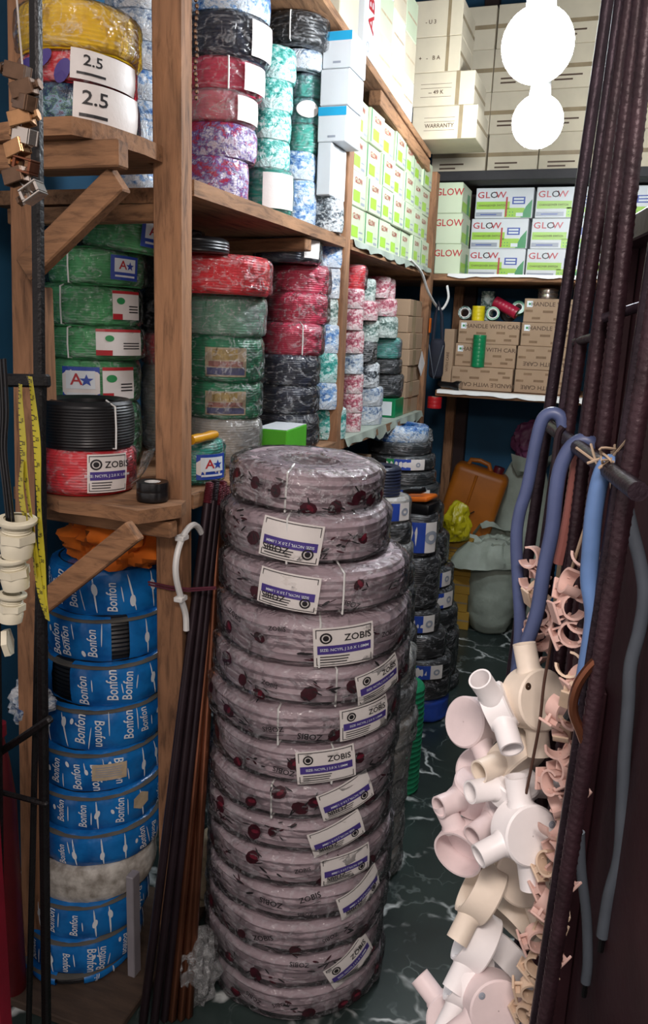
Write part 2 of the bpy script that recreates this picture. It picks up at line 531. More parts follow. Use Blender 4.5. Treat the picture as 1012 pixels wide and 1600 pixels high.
def struct(o, label=None):
    o['kind'] = 'structure'
    if label:
        o['label'] = label
    return o

_gl = {}
def glyphs(s):
    if s in _gl:
        return _gl[s]
    cu = bpy.data.curves.new('lettering', 'FONT')
    cu.body = s
    cu.size = 1.0
    cu.align_x = 'CENTER'
    cu.align_y = 'CENTER'
    cu.resolution_u = 2
    cu.offset = 0.012
    ob = bpy.data.objects.new('lettering', cu)
    col.objects.link(ob)
    dg = bpy.context.evaluated_depsgraph_get()
    me = bpy.data.meshes.new_from_object(ob.evaluated_get(dg))
    r = ([(v.co.x, v.co.y) for v in me.vertices], [tuple(p.vertices) for p in me.polygons])
    bpy.data.objects.remove(ob)
    bpy.data.curves.remove(cu)
    bpy.data.meshes.remove(me)
    _gl[s] = r
    return r

def cyl(R, a, zc, tilt=0.0):
    """map a flat (u, v) on to the outside of a coil of radius R, centred on angle a and height zc"""
    c, s = math.cos(tilt), math.sin(tilt)
    def f(u, v, n=0.0):
        x, y = u * c - v * s, u * s + v * c
        an = a + x / R
        return ((R + n) * math.cos(an), (R + n) * math.sin(an), zc + y)
    return f

def face_front(d):      # the -Y face of a box whose front is at local y = -d/2
    return lambda u, v, n=0.0: (u, -d / 2 - n, v)

def face_side(w):       # the +X face of a box, u runs towards +Y
    return lambda u, v, n=0.0: (w / 2 + n, u, v)

ORD = ['top', 'second', 'third', 'fourth', 'fifth', 'sixth', 'seventh', 'eighth', 'ninth', 'tenth', 'eleventh', 'twelfth',
       'thirteenth', 'fourteenth', 'fifteenth', 'sixteenth']
def ordn(i, n):
    if i == 0:
        return 'topmost'
    if i == n - 1:
        return 'bottom one'
    return ORD[i] + ' from the top'

# ------------------------------------------------------------------ coils of cable
def coil_profile(h, r, ri, pitch, amp, bulge=0.05, pw=4):
    n = max(3, int(round(h / pitch)))
    p = []
    for k in range(n):
        for t, a in ((0.0, -1), (0.5, 0)):
            z = h * (k + t) / n
            e = abs(2 * z / h - 1)
            p.append((r * (1 - bulge * e ** pw) + a * amp, z))
    p.append((r * (1 - bulge) - amp, h))
    m = max(3, int((r - ri) / pitch / 1.6))
    for k in range(1, m):
        x = r - (r - ri) * k / m
        p.append((x, h * 1.0 + (0.004 if k % 2 else 0.0)))
    p.append((ri, h * 0.985))
    p.append((ri * 0.97, h * 0.5))
    p.append((ri, h * 0.015))
    p.append((r * 0.6, 0.0))
    return p

def wob(seed, amt, amtz):
    o = Vector((seed * 3.17, seed * 1.31, 0))
    def f(an, r, z, k):
        q = Vector((math.cos(an) * 1.3, math.sin(an) * 1.3, 0)) + o
        a = noise.noise(q)
        b = noise.noise(q * 1.7 + Vector((5, 9, z * 14)))
        return r * (1 + amt * a) + amt * 0.08 * b, z
    return f

def crumple(seed, amt, freq=26.0, amtz=0.4):
    o = Vector((seed * 2.3, seed * 7.1, seed))
    def f(an, r, z, k):
        q = Vector((r * math.cos(an), r * math.sin(an), z)) * freq + o
        a = noise.noise(q)
        b = 1 - abs(noise.noise(q * 1.9)) * 2
        return r + amt * (0.5 + 0.5 * a) + amt * 0.5 * max(0, b), z + amt * amtz * noise.noise(q * 1.3)
    return f

def film_profile(h, r, ri, over=0.004, cover=False):
    g = over
    p = [(r * 0.55, -0.001), (r * 0.86, -0.001), (r * 0.965 + g, h * 0.06)]
    for k in range(1, 11):
        p.append((r + g, h * (0.06 + 0.88 * k / 11)))
    p += [(r * 0.965 + g, h * 0.95), (r * 0.90, h + g), (r * 0.75, h + g * 1.2), ((r + ri) / 2, h + g)]
    if cover:
        p += [(ri, h + g * 0.4), (ri * 0.6, h - 0.012), (ri * 0.2, h - 0.02), (0.001, h - 0.02)]
    else:
        p += [(ri * 1.02, h + g * 0.5)]
    return p

_seed = [0]
def coil(X, Y, z, h, r, label, mat, wrap='film', group=None, name='cable_coil', pitch=0.0085, ri=None, tilt=(0, 0), seg=40,
         wrap_mat=None, gaps=None, tie=None, cover=False, crush=0.0035, wobble=0.03, bulge=0.05, amp=0.22):
    """a wound coil standing on (X, Y, z): windings, its plastic wrap and a tie. a_cam is the side that faces the doorway"""
    _seed[0] += 1
    sd = _seed[0]
    root = thing(name, label, 'cable coil', (X, Y, z), (tilt[0], tilt[1], 0), group)
    ri = ri or r * 0.5
    h2 = h - 0.001
    b = MB()
    b.lathe(coil_profile(h2, r, ri, pitch, pitch * amp, bulge), seg, closed=True, fn=wob(sd, wobble, 0.0))
    b.build('windings', mat, root)
    ac = math.atan2(-Y, -X)
    if wrap == 'film':
        w = MB()
        w.lathe(film_profile(h2, r, ri, 0.0035, cover), seg + 24, fn=lambda an, rr, zz, k, A=wob(sd, wobble, 0), B=crumple(sd, crush): B(an, *A(an, rr, zz, k), k))
        w.build('plastic_wrap', wrap_mat or 'film', root)
    elif wrap == 'sheet':
        rng = gaps or [(0, 2 * PI)]
        w = MB()
        for a0, a1 in rng:
            full = abs(a1 - a0 - 2 * PI) < 1e-6
            prof = [(r * 0.62, -0.0005), (r * 0.9, 0.0)] + [(r * (1.0 - 0.045 * abs(2 * k / 8 - 1) ** 4) + 0.003, h2 * (0.02 + 0.96 * k / 8)) for k in range(9)] + [(r * 0.9, h2 + 0.003), (r * 0.62, h2 + 0.003), (ri, h2 * 0.97)]
            w.lathe(prof, max(6, int(44 * (a1 - a0) / (2 * PI))), a0=ac + a0, a1=ac + a1,
                    fn=lambda an, rr, zz, k, A=wob(sd, wobble, 0), B=crumple(sd, crush * 0.8, 18): B(an, *A(an, rr, zz, k), k))
        w.build('printed_wrap', wrap_mat, root)
    if tie:
        for da in tie:
            t = MB()
            a = ac + da
            pts = []
            for rr, zz in ((r * 0.75, h + 0.006), (r + 0.007, h * 0.95), (r + 0.009, h * 0.5), (r + 0.007, h * 0.05), (r * 0.8, 0.002)):
                pts.append((rr * math.cos(a), rr * math.sin(a), zz))
            t.tube(pts, 0.0022, 5)
            t.build('tie_string', 'white_plastic', root)
    return root, ac, wob(sd, wobble, 0)

def on_coil(ck, r, h, da, v, tilt=0.0, extra=0.0100):
    """map a flat (u, v) on to the wrapped outside of a coil, da round from the side that faces the doorway, v up its height"""
    root, ac, wf = ck
    c, s = math.cos(tilt), math.sin(tilt)
    def f(u, vv, n=0.0):
        x, y = u * c - vv * s, u * s + vv * c
        an = ac + da + x / r
        zz = h * v + y
        e = min(1.0, abs(2 * zz / h - 1))
        rr = wf(an, r, zz, 0)[0] * (1 - 0.03 * e ** 4) + extra + n
        return (rr * math.cos(an), rr * math.sin(an), zz)
    return f

def coil_label(root, mapf, w, hh, kind, flip=False):
    """paper label stuck on a wrapped coil, with its printing"""
    rot = PI if flip else 0.0
    k = -1 if flip else 1
    lb = MB()
    lb.patch(mapf, -w / 2, w / 2, -hh / 2, hh / 2, 8, 3)
    lo = lb.build('label', 'paper', root)
    p = MB()
    if kind == 'zobis':
        t = hh * 0.02
        for u0, u1, v0, v1 in ((-.46, .46, .44, .46), (-.46, .46, -.46, -.44), (-.46, -.447, -.46, .46), (.447, .46, -.46, .46)):
            p.patch(mapf, w * u0, w * u1, hh * v0, hh * v1, 6, 1, 0.0008, 0)
        p.patch(mapf, -w * .44, w * .44, -hh * .17, hh * .05, 8, 1, 0.0008, 1)
        p.text(mapf, 'ZOBIS', hh * .24, k * w * .22, k * hh * .22, rot, 0.0014, 0)
        p.text(mapf, 'SIZE: NCYFL J 2.0 X 1.0MM', hh * .10, 0, -hh * .06, rot, 0.0016, 2)
        p.ring(mapf, -k * w * .30, k * hh * .24, hh * .10, hh * .14, 0.0012, 0)
        p.oval(mapf, -k * w * .30, k * hh * .24, hh * .07, hh * .07, 0, 0.0012, 0)
        for q in (-.25, -.32, -.39):
            p.patch(mapf, -w * .40, w * (.15 + q * .3), hh * q, hh * (q + .025), 6, 1, 0.0008, 0)
        p.build('label_print', ['black_ink', 'purple_ink', 'white_ink'], lo, False)
    elif kind == 'astar':
        p.patch(mapf, -w * .5, w * .5, -hh * .5, hh * .5, 6, 1, 0.0008, 0)
        p.patch(mapf, -w * .38, w * .38, -hh * .18, hh * .38, 6, 1, 0.0014, 2)
        p.text(mapf, 'A', hh * .5, -w * .10, hh * .1, 0, 0.0020, 1)
        p.star(mapf, w * .16, hh * .08, hh * .20, 0.0020, 0)
        p.patch(mapf, -w * .36, w * .36, -hh * .38, -hh * .30, 6, 1, 0.0014, 2)
        p.build('label_print', ['blue_ink', 'red_ink', 'white_ink'], lo, False)
    elif kind == 'redcorner':
        p.patch(mapf, -w * .5, w * .5, hh * .40, hh * .5, 6, 1, 0.0008, 1)
        p.patch(mapf, -w * .5, -w * .2, -hh * .5, -hh * .3, 4, 1, 0.0008, 1)
        p.oval(mapf, -w * .25, hh * .15, hh * .16, hh * .12, 0, 0.0010, 2)
        for q in (-.05, -.15, -.25):
            p.patch(mapf, w * .02, w * .42, hh * q, hh * (q + .04), 4, 1, 0.0008, 0)
        p.build('label_print', ['black_ink', 'red_ink', 'green_ink'], lo, False)
    elif kind == 'size':
        p.text(mapf, '2.5', hh * .5, -w * .22, hh * .12, 0, 0.0010, 0, 1.1)
        p.patch(mapf, -w * .42, -w * .05, -hh * .34, -hh * .26, 4, 1, 0.0008, 0)
        p.build('label_print', ['black_ink'], lo, False)
    elif kind == 'spectrum':
        p.patch(mapf, -w * .5, -w * .30, -hh * .5, hh * .5, 2, 1, 0.0008, 1)
        p.patch(mapf, -w * .30, w * .12, -hh * .5, hh * .5, 4, 1, 0.0008, 0)
        p.ring(mapf, w * .31, 0, hh * .10, hh * .22, 0.0008, 2)
        p.build('label_print', ['blue_ink', 'green_ink', 'grey_ink'], lo, False)
    elif kind == 'ticket':
        for q in (.28, .14, 0, -.14, -.28):
            p.patch(mapf, -w * .4, w * (.4 - .1 * random.random()), hh * q, hh * (q + .05), 4, 1, 0.0008, 0)
        p.build('label_print', ['grey_ink'], lo, False)
    return lo

# coil stacks, top to bottom: (x, y, base height, height, radius) in metres
STACK = {
    'grey': [(-0.618, 1.65, 1.204, 0.091, 0.163),
        (-0.614, 1.65, 1.098, 0.115, 0.184),
        (-0.59, 1.65, 1.002, 0.112, 0.207),
        (-0.588, 1.65, 0.893, 0.115, 0.216),
        (-0.592, 1.65, 0.803, 0.095, 0.221),
        (-0.6, 1.65, 0.712, 0.092, 0.22),
        (-0.598, 1.65, 0.617, 0.094, 0.214),
        (-0.606, 1.65, 0.529, 0.09, 0.216),
        (-0.606, 1.65, 0.446, 0.088, 0.218),
        (-0.606, 1.65, 0.361, 0.089, 0.22),
        (-0.605, 1.65, 0.275, 0.09, 0.22),
        (-0.604, 1.65, 0.187, 0.092, 0.22),
        (-0.603, 1.65, 0.093, 0.096, 0.218),
        (-0.601, 1.65, -0.007, 0.102, 0.215)],
    'bonfon': [(-1.116, 1.62, 0.901, 0.113, 0.14),
        (-1.113, 1.602, 0.795, 0.121, 0.145),
        (-1.105, 1.584, 0.692, 0.116, 0.147),
        (-1.109, 1.566, 0.588, 0.115, 0.15),
        (-1.111, 1.548, 0.49, 0.11, 0.15),
        (-1.101, 1.53, 0.402, 0.105, 0.151),
        (-1.093, 1.512, 0.318, 0.099, 0.149),
        (-1.097, 1.494, 0.225, 0.104, 0.145),
        (-1.101, 1.476, 0.134, 0.103, 0.14),
        (-1.107, 1.458, 0.046, 0.1, 0.137),
        (-1.112, 1.44, -0.03, 0.087, 0.131)],
    'top_left': [(-1.025, 1.42, 2.049, 0.083, 0.112),
        (-1.029, 1.42, 1.994, 0.072, 0.106),
        (-1.028, 1.42, 1.929, 0.075, 0.109)],
    'top_left_back': [(-1.14, 1.811, 2.272, 0.067, 0.069),
        (-1.14, 1.813, 2.206, 0.068, 0.071),
        (-1.14, 1.811, 2.144, 0.061, 0.072),
        (-1.14, 1.809, 2.079, 0.064, 0.072),
        (-1.14, 1.808, 2.01, 0.069, 0.073)],
    'green': [(-1.174, 1.78, 1.744, 0.095, 0.096),
        (-1.251, 1.78, 1.658, 0.107, 0.118),
        (-1.273, 1.78, 1.56, 0.105, 0.123),
        (-1.258, 1.78, 1.481, 0.086, 0.119),
        (-1.269, 1.78, 1.371, 0.113, 0.114),
        (-1.259, 1.78, 1.277, 0.097, 0.106)],
    'green_back': [(-1.268, 2.08, 1.759, 0.098, 0.064),
        (-1.269, 2.08, 1.669, 0.086, 0.064),
        (-1.27, 2.08, 1.546, 0.12, 0.065),
        (-1.272, 2.08, 1.456, 0.086, 0.066),
        (-1.273, 2.08, 1.328, 0.125, 0.067)],
    'black_red': [(-1.09, 1.5, 1.303, 0.1, 0.106),
        (-1.097, 1.5, 1.211, 0.095, 0.108)],
    'j1': [(-0.99, 1.973, 2.3, 0.072, 0.102),
        (-0.99, 1.968, 2.199, 0.098, 0.106),
        (-0.99, 1.949, 2.122, 0.083, 0.097),
        (-0.99, 1.927, 2.051, 0.084, 0.089),
        (-0.99, 1.932, 1.972, 0.091, 0.091),
        (-0.99, 1.913, 1.895, 0.086, 0.082)],
    'j2': [(-0.97, 2.205, 2.225, 0.084, 0.063),
        (-0.97, 2.195, 2.148, 0.075, 0.061),
        (-0.97, 2.188, 2.073, 0.07, 0.06),
        (-0.97, 2.188, 1.999, 0.074, 0.059),
        (-0.97, 2.193, 1.919, 0.079, 0.07)],
    'j3': [(-0.97, 2.386, 2.362, 0.081, 0.092),
        (-0.97, 2.42, 2.31, 0.074, 0.068),
        (-0.97, 2.458, 2.244, 0.08, 0.058),
        (-0.97, 2.455, 2.17, 0.074, 0.059),
        (-0.97, 2.435, 2.088, 0.078, 0.057),
        (-0.97, 2.416, 2.009, 0.075, 0.055),
        (-0.97, 2.423, 1.926, 0.083, 0.059)],
    'j4': [(-0.95, 2.611, 1.939, 0.101, 0.046)],
    'e1': [(-0.99, 1.822, 1.744, 0.034, 0.082),
        (-0.99, 1.942, 1.652, 0.099, 0.133),
        (-0.99, 1.978, 1.547, 0.111, 0.105),
        (-0.99, 1.977, 1.43, 0.117, 0.101),
        (-0.99, 1.98, 1.332, 0.097, 0.098),
        (-0.99, 1.978, 1.237, 0.096, 0.098)],
    'e1front': [(-0.91, 1.693, 1.221, 0.088, 0.056)],
    'f1': [(-0.97, 2.362, 1.766, 0.086, 0.102),
        (-0.97, 2.466, 1.681, 0.091, 0.098),
        (-0.97, 2.452, 1.588, 0.088, 0.103),
        (-0.97, 2.422, 1.491, 0.092, 0.1),
        (-0.97, 2.396, 1.398, 0.093, 0.096),
        (-0.97, 2.393, 1.311, 0.091, 0.097),
        (-0.97, 2.394, 1.227, 0.084, 0.1)],
    'g1': [(-0.93, 2.581, 1.769, 0.102, 0.061),
        (-0.93, 2.593, 1.673, 0.092, 0.062),
        (-0.93, 2.597, 1.588, 0.086, 0.06),
        (-0.93, 2.589, 1.497, 0.087, 0.063),
        (-0.93, 2.587, 1.4, 0.092, 0.063),
        (-0.93, 2.584, 1.311, 0.089, 0.064),
        (-0.93, 2.635, 1.212, 0.096, 0.079)],
    'dark1': [(-0.848, 3.42, 1.112, 0.066, 0.125),
        (-0.844, 3.42, 1.056, 0.058, 0.136),
        (-0.834, 3.42, 0.992, 0.066, 0.143),
        (-0.821, 3.42, 0.928, 0.064, 0.14),
        (-0.801, 3.42, 0.846, 0.084, 0.143),
        (-0.782, 3.42, 0.714, 0.136, 0.15),
        (-0.755, 3.42, 0.569, 0.149, 0.157),
        (-0.729, 3.42, 0.479, 0.093, 0.158),
        (-0.713, 3.42, 0.383, 0.097, 0.155),
        (-0.7, 3.42, 0.283, 0.104, 0.162),
        (-0.683, 3.42, 0.164, 0.12, 0.16)],
    'dark2': [(-0.684, 2.55, 1.04, 0.096, 0.065),
        (-0.66, 2.55, 0.958, 0.078, 0.074),
        (-0.651, 2.55, 0.885, 0.07, 0.074),
        (-0.644, 2.55, 0.813, 0.068, 0.077),
        (-0.635, 2.55, 0.741, 0.071, 0.077),
        (-0.629, 2.55, 0.666, 0.077, 0.08)],
    'dark3': [(-0.673, 3.1, 0.696, 0.173, 0.084),
        (-0.675, 3.1, 0.478, 0.201, 0.106),
        (-0.661, 3.1, 0.378, 0.093, 0.105),
        (-0.641, 3.1, 0.276, 0.105, 0.119),
        (-0.618, 3.1, 0.193, 0.089, 0.125),
        (-0.614, 3.1, 0.102, 0.09, 0.123),
        (-0.605, 3.1, 0.022, 0.074, 0.109)],
    'clear2': [(-0.623, 2.08, 0.781, 0.092, 0.133),
        (-0.607, 2.08, 0.694, 0.093, 0.141),
        (-0.594, 2.08, 0.606, 0.094, 0.15),
        (-0.587, 2.08, 0.511, 0.096, 0.149),
        (-0.584, 2.08, 0.416, 0.097, 0.153),
        (-0.588, 2.08, 0.313, 0.1, 0.149),
        (-0.593, 2.08, 0.199, 0.112, 0.148),
        (-0.595, 2.08, 0.085, 0.114, 0.15),
        (-0.597, 2.08, -0.032, 0.117, 0.152)],
    'greenlow': [(-0.558, 2.42, 0.374, 0.114, 0.041)],
    'ba': [(-0.9, 2.807, 1.65, 0.066, 0.027),
        (-0.9, 2.811, 1.574, 0.071, 0.025),
        (-0.9, 2.823, 1.493, 0.077, 0.026),
        (-0.9, 2.835, 1.419, 0.069, 0.026),
        (-0.9, 2.847, 1.34, 0.075, 0.026)],
    'bb': [(-0.93, 3.003, 1.613, 0.07, 0.039),
        (-0.93, 3.042, 1.532, 0.077, 0.037),
        (-0.93, 3.022, 1.45, 0.072, 0.037),
        (-0.93, 3.054, 1.355, 0.089, 0.043),
        (-0.93, 3.078, 1.269, 0.085, 0.051)],
    'bc': [(-0.95, 3.369, 1.636, 0.072, 0.063),
        (-0.95, 3.386, 1.547, 0.084, 0.069),
        (-0.95, 3.446, 1.46, 0.081, 0.076),
        (-0.95, 3.463, 1.394, 0.06, 0.077),
        (-0.95, 3.487, 1.333, 0.061, 0.08)],
    'bt': [(-0.95, 2.951, 1.727, 0.078, 0.024),
        (-0.95, 3.112, 1.693, 0.103, 0.033),
        (-0.95, 3.281, 1.705, 0.078, 0.033),
        (-0.95, 3.478, 1.714, 0.064, 0.031)],
}

FITTINGS = [
    ((-0.039, 0.85, 1.188), (0.42, 0.12, 0.9), [(-0.15, 1, 0), (0.05, -1, 0.1)], 'cream', 0.034),
    ((-0.075, 0.83, 1.18), (0.86, 0.42, 0.25), [(-0.35, 0.72, 0.55), (0.12, -0.62, 0.75)], 'white', 0.026),
    ((-0.108, 0.88, 1.13), (-0.75, 0.2, 0.6), [(0.15, -0.75, 0.65)], 'pink', 0.03),
    ((-0.052, 0.86, 1.11), (0.45, -0.6, 0.55), [(-0.85, -0.15, 0.55)], 'cream', 0.032),
    ((-0.094, 0.9, 1.057), (-0.3, 0.3, 0.9), [(-0.6, -0.4, 0.3)], 'pink', 0.03),
    ((-0.053, 0.84, 1.084), (0.2, 0.75, 0.45), [(-0.95, -0.12, 0.35), (1, 0.05, -0.1)], 'white', 0.029),
    ((-0.096, 0.87, 1.046), (0.1, 0.8, 0.4), [(-0.9, -0.35, 0.4)], 'pink', 0.028),
    ((-0.058, 0.86, 1.036), (0.2, 0.65, 0.6), [(-0.85, -0.38, 0.5)], 'pink', 0.03),
    ((-0.101, 0.84, 0.991), (0.55, 0.3, -0.75), [(-0.55, 0.75, 0.25)], 'pink', 0.03),
    ((-0.032, 0.8, 1.055), (0.3, 0.08, 0.95), [(-0.12, 1, 0.05), (-0.9, -0.3, -0.2), (0.1, -1, 0.0)], 'white', 0.0325),
    ((-0.033, 0.86, 0.962), (0.1, 0.15, 0.98), [(0.35, -0.95, 0)], 'cream', 0.036),
    ((-0.074, 0.83, 0.946), (0.78, -0.46, 0.16), [(-0.72, -0.6, 0.25)], 'cream', 0.034),
    ((-0.074, 0.83, 0.879), (0.78, -0.46, 0.16), [(-0.72, -0.6, 0.25)], 'white', 0.034),
    ((-0.078, 0.82, 0.83), (0.78, -0.46, 0.16), [(-0.7, -0.62, 0.28)], 'white', 0.034),
    ((-0.035, 0.88, 0.888), (0.55, 0.45, -0.25), [(0.55, -0.7, 0.2)], 'cream', 0.033),
    ((-0.037, 0.88, 0.818), (0.55, 0.45, -0.25), [(0.55, -0.7, 0.2)], 'white', 0.033),
    ((-0.045, 0.79, 0.835), (0.12, 0.1, 0.98), [(-0.8, -0.5, 0)], 'pink', 0.033),
    ((-0.094, 0.82, 0.767), (-0.2, 0.35, 0.9), [(-0.6, 0.7, 0.1)], 'pink', 0.03),
]
CLIPS_NEAR = [(0.003, 0.79, 1.375), (-0.007, 0.775, 1.349), (0.007, 0.775, 1.346), (-0.004, 0.775, 1.326), (0.006, 0.775, 1.314), (-0.0, 0.775, 1.299), (0.0, 0.775, 1.265), (0.015, 0.775, 1.253), (0.006, 0.775, 1.243), (-0.004, 0.775, 1.218), (0.009, 0.775, 1.212), (0.0, 0.775, 1.196), (-0.003, 0.775, 1.178), (0.014, 0.775, 1.169), (0.003, 0.775, 1.154), (-0.001, 0.775, 1.135), (0.013, 0.775, 1.131), (0.004, 0.775, 1.112), (0.002, 0.775, 1.087), (0.015, 0.775, 1.083), (0.007, 0.775, 1.062), (0.004, 0.775, 1.042), (0.014, 0.775, 1.036), (0.007, 0.775, 1.016), (0.004, 0.775, 0.997), (0.016, 0.775, 0.988), (0.007, 0.775, 0.967), (0.001, 0.775, 0.949), (0.013, 0.775, 0.939), (0.004, 0.775, 0.917), (0.011, 0.775, 0.901), (0.001, 0.775, 0.883), (0.01, 0.775, 0.874), (0.001, 0.775, 0.852)]
CLIPS_FAR = [(-0.059, 0.95, 1.322), (-0.044, 0.95, 1.309), (-0.056, 0.95, 1.295), (-0.044, 0.95, 1.281), (-0.043, 0.95, 1.253), (-0.047, 0.95, 1.232), (-0.036, 0.95, 1.221), (-0.042, 0.95, 1.202)]
HOSES = {
    'a': [(-0.045, 0.97, 1.477), (-0.049, 0.97, 1.489), (-0.059, 0.97, 1.493), (-0.069, 0.97, 1.485), (-0.074, 0.97, 1.458), (-0.079, 0.97, 1.403), (-0.085, 0.97, 1.371), (-0.086, 0.97, 1.339), (-0.08, 0.97, 1.29), (-0.071, 0.97, 1.224), (-0.07, 0.97, 1.156)],
    'b': [(-0.006, 0.88, 1.464), (-0.008, 0.88, 1.47), (-0.019, 0.88, 1.475), (-0.031, 0.88, 1.466), (-0.039, 0.88, 1.444), (-0.041, 0.88, 1.416), (-0.041, 0.88, 1.373), (-0.045, 0.88, 1.329), (-0.048, 0.88, 1.276), (-0.058, 0.88, 1.228), (-0.063, 0.88, 1.195)],
    'c': [(0.014, 0.74, 1.471), (0.007, 0.74, 1.473), (0.002, 0.74, 1.458), (0.0, 0.74, 1.428), (0.001, 0.74, 1.392), (0.003, 0.74, 1.362), (0.01, 0.74, 1.332), (0.01, 0.74, 1.294), (0.008, 0.74, 1.255), (0.005, 0.74, 1.243)],
    'd': [(0.02, 0.86, 1.446), (0.037, 0.86, 1.394), (0.051, 0.86, 1.355), (0.059, 0.86, 1.321), (0.059, 0.86, 1.282), (0.055, 0.86, 1.241), (0.058, 0.86, 1.197), (0.061, 0.86, 1.136), (0.066, 0.86, 1.075), (0.07, 0.86, 1.011), (0.065, 0.86, 0.959), (0.064, 0.86, 0.905)],
    'e': [(0.026, 0.88, 1.019), (0.033, 0.88, 0.969), (0.045, 0.88, 0.912), (0.053, 0.88, 0.852), (0.054, 0.88, 0.82)],
}
WIRES = {
    'wire': [(-0.025, 0.8, 1.306), (-0.027, 0.8, 1.264), (-0.029, 0.8, 1.228), (-0.029, 0.8, 1.185), (-0.032, 0.8, 1.139), (-0.035, 0.8, 1.101)],
    'twine_a': [(0.012, 0.8, 1.466), (-0.003, 0.8, 1.453), (-0.003, 0.8, 1.422), (-0.01, 0.8, 1.382), (-0.016, 0.8, 1.348), (-0.025, 0.8, 1.306)],
    'twine_b': [(0.011, 0.8, 1.458), (0.013, 0.8, 1.442), (0.019, 0.8, 1.424), (0.024, 0.8, 1.406)],
    'strap_a': [(-0.042, 0.9, 1.485), (-0.046, 0.9, 1.476), (-0.046, 0.9, 1.448), (-0.044, 0.9, 1.419)],
    'strap_b': [(-0.023, 0.9, 1.464), (-0.025, 0.9, 1.421), (-0.027, 0.9, 1.377), (-0.031, 0.9, 1.332)],
    'strap_c': [(0.023, 0.7, 1.312), (0.011, 0.7, 1.295), (0.003, 0.7, 1.275), (0.002, 0.7, 1.253), (0.01, 0.7, 1.235), (0.015, 0.7, 1.224)],
}
TAPES = {
    'tape_a': [(-0.724, 0.875, 1.502), (-0.721, 0.875, 1.488), (-0.718, 0.875, 1.45), (-0.716, 0.875, 1.407), (-0.717, 0.875, 1.354), (-0.717, 0.875, 1.309), (-0.716, 0.875, 1.254), (-0.716, 0.875, 1.198), (-0.711, 0.875, 1.162)],
    'tape_b': [(-0.739, 0.875, 1.491), (-0.74, 0.875, 1.465), (-0.739, 0.875, 1.413), (-0.739, 0.875, 1.387), (-0.733, 0.875, 1.325), (-0.728, 0.875, 1.271), (-0.722, 0.875, 1.206), (-0.713, 0.875, 1.169)],
    'tape_c': [(-0.741, 0.875, 1.387), (-0.746, 0.875, 1.351), (-0.743, 0.875, 1.315), (-0.732, 0.875, 1.27), (-0.728, 0.875, 1.224)],
}
CLAMPS = [(-0.709, 0.86, 1.864), (-0.701, 0.86, 1.845), (-0.7, 0.86, 1.83), (-0.706, 0.86, 1.812), (-0.702, 0.86, 1.793), (-0.714, 0.86, 1.779), (-0.703, 0.86, 1.759), (-0.718, 0.86, 1.747), (-0.694, 0.86, 1.728)]
GLANDS = [(-0.744, 0.86, 1.283), (-0.752, 0.86, 1.231), (-0.76, 0.86, 1.178), (-0.77, 0.86, 1.123)]
GLAND_WIRES = [[(-0.747, 0.85, 1.524), (-0.747, 0.85, 1.458), (-0.752, 0.85, 1.407), (-0.749, 0.85, 1.355), (-0.746, 0.85, 1.306)], [(-0.741, 0.85, 1.525), (-0.741, 0.85, 1.459), (-0.747, 0.85, 1.407), (-0.744, 0.85, 1.355), (-0.74, 0.85, 1.307)], [(-0.751, 0.85, 1.524), (-0.751, 0.85, 1.458), (-0.756, 0.85, 1.406), (-0.753, 0.85, 1.354), (-0.75, 0.85, 1.306)]]
RODS = [((-0.835, 1.603, 1.227), (-0.843, 1.304, 0.0), 'rod_dark'), ((-0.835, 1.631, 1.228), (-0.819, 1.314, 0.0), 'rod_dark'), ((-0.835, 1.651, 1.213), (-0.802, 1.33, 0.0), 'rod_dark'), ((-0.835, 1.671, 1.219), (-0.786, 1.337, 0.0), 'copper'), ((-0.835, 1.688, 1.205), (-0.768, 1.347, 0.0), 'copper'), ((-0.835, 1.658, 1.198), (-0.755, 1.36, 0.0), 'copper')]
WHITE_CABLE = [(-0.838, 1.573, 1.108), (-0.838, 1.548, 1.133), (-0.838, 1.519, 1.14), (-0.838, 1.482, 1.122), (-0.838, 1.457, 1.085), (-0.838, 1.454, 1.042), (-0.838, 1.476, 0.984), (-0.838, 1.496, 0.94), (-0.838, 1.499, 0.901)]
# gate: 

# ------------------------------------------------------------------ the room
def slab(name, lo, hi, mat, label):
    b = MB()
    b.box(lo, hi)
    return struct(b.build(name, mat, smooth=False), label)

slab('floor', (-4, -4, -0.06), (3, 5.2, 0.0), 'floor', 'black marble-look tiled floor with white veins')
slab('wall_left', (-1.56, 1.0, 0.0), (-1.47, 4.7, 3.35), 'wall', 'blue painted side wall behind the shelves')
slab('wall_back', (-1.56, 4.56, 0.0), (0.45, 4.66, 3.35), 'wall', 'dark blue painted back wall')
slab('wall_right', (0.36, 1.3, 0.0), (0.45, 4.66, 3.35), 'wall_dark', 'dark side wall behind the gate')
slab('ceiling', (-1.56, 0.9, 3.35), (0.45, 4.7, 3.42), 'ceiling', 'grey ceiling boards')
b = MB()
b.rbox((-0.81, 4.50, 0.0), (-0.735, 4.555, 3.3), 0.004)
struct(b.build('trim_1', plain('brown_painted_timber', '#35211f', 0.7), smooth=False), 'dark brown timber stud on the blue back wall')

